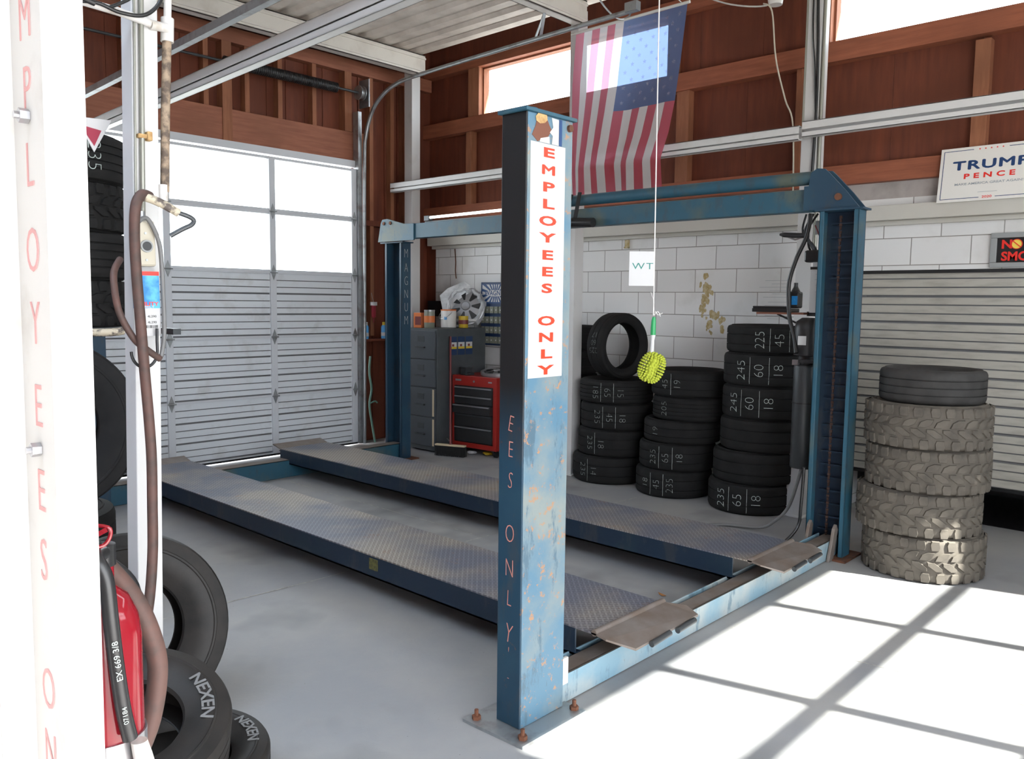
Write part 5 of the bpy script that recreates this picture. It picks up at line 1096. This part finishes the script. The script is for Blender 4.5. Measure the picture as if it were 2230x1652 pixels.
# utility belt package
ub = empty('belt_package', (1.50, 3.55, 1.57)); tag(ub, 'blue and white utility belt package hanging on the near left column', 'package')
TU = frame((1.508, 3.53, 1.575), (1, 0, 0.01), (0, 0, 1))
MB().box(-0.057, 0.057, -0.138, 0.135, -0.003, 0.0, 0, TU).build('card_back', 'paper', ub)
MB().box(-0.056, 0.056, -0.02, 0.118, 0.0, 0.0012, 0, TU).build('blue_panel', 'pack_blue', ub)
MB().box(-0.056, 0.056, 0.118, 0.135, 0.0, 0.0012, 0, TU).build('red_band', 'no_red', ub)
text('lettering', 'UTILITY', TU @ Matrix.Translation((0.0, -0.002, 0.0018)), 'no_red', ub, 0.028, 1.0, 0.8, 0.0006, ext=0.0003)
text('lettering', 'BELT', TU @ Matrix.Translation((0.01, -0.0145, 0.0018)), 'paper', ub, 0.018, 1.1, 0.8, 0.0004, ext=0.0003)
text('lettering', '4L290', TU @ Matrix.Translation((0.02, -0.055, 0.0012)), 'black', ub, 0.014, 1.1, 1, 0.0, ext=0.0002)
text('lettering', '4L290', TU @ Matrix.Translation((0.02, -0.080, 0.0012)), 'black', ub, 0.014, 1.1, 1, 0.0, ext=0.0002)
mb = MB()
for k in range(16): mb.box(-0.005+k*0.0032, -0.005+k*0.0032+random.choice((0.001, 0.002)), -0.104, -0.092, 0, 0.0008, 0, TU)
mb.build('bar_code', 'black', ub)
# belt loop behind the package
tag(MB().tube([(1.482+0.055*math.cos(a), 3.505, 1.375+0.068*math.sin(a)) for a in [PI*1.0+PI*k/16 for k in range(17)]]+[(1.537, 3.507, 1.42), (1.54, 3.51, 1.47)], 0.0065, 8).build('drive_belt', 'black_metal', smooth=60), 'thin black belt loop hanging under the belt package', 'belt')
# brown air hose down the column
def hose(pts, rad, mat, label, n=8): return tag(MB().tube(smoothpath(pts, n), rad, 14).build('air_hose', mat, smooth=60), label, 'hose')
hose([(1.52, 3.50, 2.02), (1.475, 3.47, 2.02), (1.445, 3.46, 1.97), (1.437, 3.46, 1.85), (1.44, 3.46, 1.70), (1.445, 3.45, 1.52), (1.453, 3.44, 1.29), (1.460, 3.43, 1.10), (1.462, 3.42, 0.93), (1.455, 3.41, 0.73), (1.446, 3.40, 0.54), (1.420, 3.38, 0.36), (1.381, 3.36, 0.20), (1.33, 3.34, -0.05), (1.30, 3.40, -0.42)], 0.021, 'hose_brown', 'thick reddish brown air hose hanging straight down the near left column')
hose([(1.44, 3.62, 1.76), (1.385, 3.55, 1.70), (1.37, 3.50, 1.60), (1.385, 3.49, 1.52), (1.43, 3.48, 1.43), (1.48, 3.485, 1.385), (1.545, 3.50, 1.34)], 0.014, 'hose_brown', 'thinner brown hose looping behind the belt package')
hose([(1.55, 3.50, 1.35), (1.57, 3.51, 1.44), (1.575, 3.52, 1.60), (1.57, 3.52, 1.78), (1.555, 3.52, 1.86), (1.51, 3.51, 1.93), (1.465, 3.50, 1.905), (1.45, 3.50, 1.87)], 0.009, 'cable_grey', 'grey cord arching over the outlet box')
fx = empty('hose_fitting', (1.55, 3.48, 1.98)); tag(fx, 'taped hose coupling and black nozzle sticking out right of the column', 'fitting')
MB().tube(smoothpath([(1.455, 3.48, 2.01), (1.50, 3.47, 2.01), (1.56, 3.45, 1.985), (1.615, 3.44, 1.955)], 5), 0.018, 12).build('taped_coupling', 'tape', fx, smooth=50)
MB().tube(smoothpath([(1.60, 3.44, 1.96), (1.65, 3.43, 1.945), (1.675, 3.43, 1.93), (1.665, 3.43, 1.91), (1.63, 3.44, 1.89), (1.585, 3.46, 1.86)], 6), 0.010, 10).build('nozzle_hook', 'dark_grey', fx, smooth=50)

GT = None
# ================================================================ NEAREST: white post with painted letters
np_ = empty('door_post', (0.42, 1.25, 0)); tag(np_, 'tall white painted post with faded hand-painted letters at the far left', 'post')
def lean(p):   # slight lean of the post to the right at the top
    return Vector((p[0]+0.006*(p[2]-1.5), p[1], p[2]))
sec = [(0.12, 1.32), (0.3845, 1.32), (0.3860, 1.205), (0.4385, 1.205), (0.4385, 1.36), (0.12, 1.36)]
def nearpost(poly, mat, nm_, z0=0, z1=3.2):
    n = len(poly); mb = MB(); zs = [z0+(z1-z0)*i/8 for i in range(9)]
    vs = [lean((x, y, z)) for z in zs for x, y in poly]; fs = [tuple(range(n)), tuple(range(8*n+n-1, 8*n-1, -1))]
    for i in range(8): fs += [(i*n+k, i*n+(k+1) % n, (i+1)*n+(k+1) % n, (i+1)*n+k) for k in range(n)]
    return mb.add(vs, fs).build(nm_, mat, np_)
nearpost(sec, 'white_paint', 'post_body')
nearpost([(0.338, 1.3165), (0.348, 1.3165), (0.348, 1.3195), (0.338, 1.3195)], 'white_steel', 'edge_strip')
zz = [1.955, 1.845, 1.725, 1.605, 1.490, 1.365, 1.255, 1.135, 0.955, 0.84, 0.72]
base = 1.95
for ch, z in zip('MPLOYEES', (1.970, 1.875, 1.775, 1.66, 1.56, 1.445, 1.325, 1.225)):
    text('painted_letter', ch, frame(lean((0.3848, 1.262, z)), (0.0, -1, 0), (0.006, 0, 1)), 'pink_faded', np_, 0.088, 0.75, 1.0, -0.001, ext=0.0006)
for ch, z in zip('ONLY', (1.035, 0.94, 0.83, 0.72)):
    text('painted_letter', ch, frame(lean((0.3848, 1.262, z)), (0.0, -1, 0), (0.006, 0, 1)), 'pink_faded', np_, 0.088, 0.75, 1.0, -0.001, ext=0.0006)
for z in (1.842, 1.387):
    c0 = lean((0.385, 1.262, z)); MB().cyl(c0, c0+Vector((-0.012, 0, 0)), 0.010, 6).cyl(c0, c0+Vector((-0.018, 0, 0)), 0.005, 8).build('bolt', 'chrome', np_)
# fire extinguisher, hoses behind the post
fe = empty('fire_extinguisher', (0.40, 1.36, 0.85)); tag(fe, 'red fire extinguisher strapped behind the nearest white post', 'fire extinguisher')
EX, EY = 0.547, 1.50
MB().lathe([(0, 0.50), (0.055, 0.50), (0.062, 0.52), (0.062, 1.00), (0.057, 1.035), (0.042, 1.07), (0.02, 1.09), (0.02, 1.13), (0, 1.13)], 32, 0, Matrix.Translation((EX, EY, 0))).build('cylinder', 'ext_red', fe, smooth=50)
MB().lathe([(0, 1.128), (0.024, 1.128), (0.024, 1.165), (0, 1.17)], 20, 0, Matrix.Translation((EX, EY, 0))).build('valve', 'black', fe, smooth=40)
MB().bar((EX-0.05, EY-0.02, 1.175), (EX-0.015, EY-0.06, 1.205), 0.016, 0.008).tube(smoothpath([(EX-0.03, EY-0.03, 1.212), (EX-0.005, EY-0.05, 1.207), (EX-0.002, EY-0.05, 1.192), (EX-0.012, EY-0.05, 1.178), (EX-0.03, EY-0.05, 1.176)], 4), 0.0035, 8).build('lever', 'ext_red', fe, smooth=40)
MB().lathe([(0.0625, 0.782), (0.066, 0.782), (0.066, 0.822), (0.0625, 0.822)], 32, 0, Matrix.Translation((EX, EY, 0)), True).build('strap', 'chrome', fe)
q = MB().tube(smoothpath([(EX-0.005, EY-0.02, 1.155), (EX-0.03, EY-0.06, 1.16), (0.526, 1.425, 1.125), (0.530, 1.42, 1.053), (0.536, 1.42, 0.977), (0.545, 1.42, 0.892), (0.555, 1.42, 0.835)], 6), 0.013, 14).build('discharge_hose', 'hose_black', fe, smooth=60)
def htxt(s, z, size):
    text('hose_print', s, frame((0.532+(1.0-z)*0.10, 1.4062, z), (-0.10, 0.0, 1), (-1, -0.0, 0)), 'chalk_white', q, size, 1.0, 0.9, 0, ext=0.0003)
htxt('EX 669 3/8', 0.985, 0.016); htxt('07184', 0.885, 0.013)
MB().lathe([(0, 0.70), (0.020, 0.70), (0.016, 0.80), (0.014, 0.825), (0, 0.825)], 14, 0, Matrix.Translation((0.575, 1.42, 0)) @ Matrix.Shear('XY', 4, (-0.2, 0)) @ Matrix.Translation((0.16, 0, 0))).build('horn', 'pvc', fe, smooth=40)
tag(MB().tube(smoothpath([(0.50, 1.57, 1.18), (0.545, 1.56, 1.145), (0.590, 1.56, 1.085), (0.622, 1.56, 1.035), (0.648, 1.56, 0.974), (0.665, 1.56, 0.905), (0.664, 1.56, 0.849), (0.652, 1.56, 0.789), (0.635, 1.56, 0.745), (0.60, 1.57, 0.66), (0.58, 1.6, 0.4), (0.62, 1.65, 0.02)], 8), 0.019, 16).build('air_hose', 'hose_brown', smooth=60), 'thick dusty red-brown hose arching beside the fire extinguisher', 'hose')
tag(MB().tube(smoothpath([(0.62, 1.66, 1.08), (0.665, 1.66, 1.02), (0.672, 1.66, 0.92), (0.660, 1.66, 0.84), (0.64, 1.66, 0.4), (0.64, 1.70, 0.014)], 6), 0.012, 12).build('air_hose', 'hose_black', smooth=60), 'dark hose behind the thick red-brown hose', 'hose')
# leaves and debris on the floor
random.seed(9)
for i, (x, y) in enumerate(((3.80, 2.40), (3.72, 2.18), (3.62, 4.35), (3.45, 3.7), (3.3, 5.1))):
    a = random.random()*PI; s = 0.028; c_, s__ = math.cos(a), math.sin(a)
    P = [(x+c_*u_*s-s__*v_*s, y+s__*u_*s+c_*v_*s, 0.004+zz_) for u_, v_, zz_ in ((-1, 0, 0.004), (-0.3, 0.4, 0.0), (0.5, 0.3, 0.003), (1, 0, 0.008), (0.5, -0.3, 0.003), (-0.3, -0.4, 0.0))]
    P2 = [(a_, b_, c2-0.002) for a_, b_, c2 in P]
    z_ = 0.243 if 2.645 < x < 3.155 else 0
    tag(MB().add([(p[0], p[1], p[2]+z_) for p in P+P2], [(0, 1, 2, 3, 4, 5), (11, 10, 9, 8, 7, 6)]+[(k, (k+1) % 6, (k+1) % 6+6, k+6) for k in range(6)]).build('dry_leaf', 'leaf'), 'small dry brown leaf on the concrete between the runways', 'leaf', 'dry leaves on the floor')
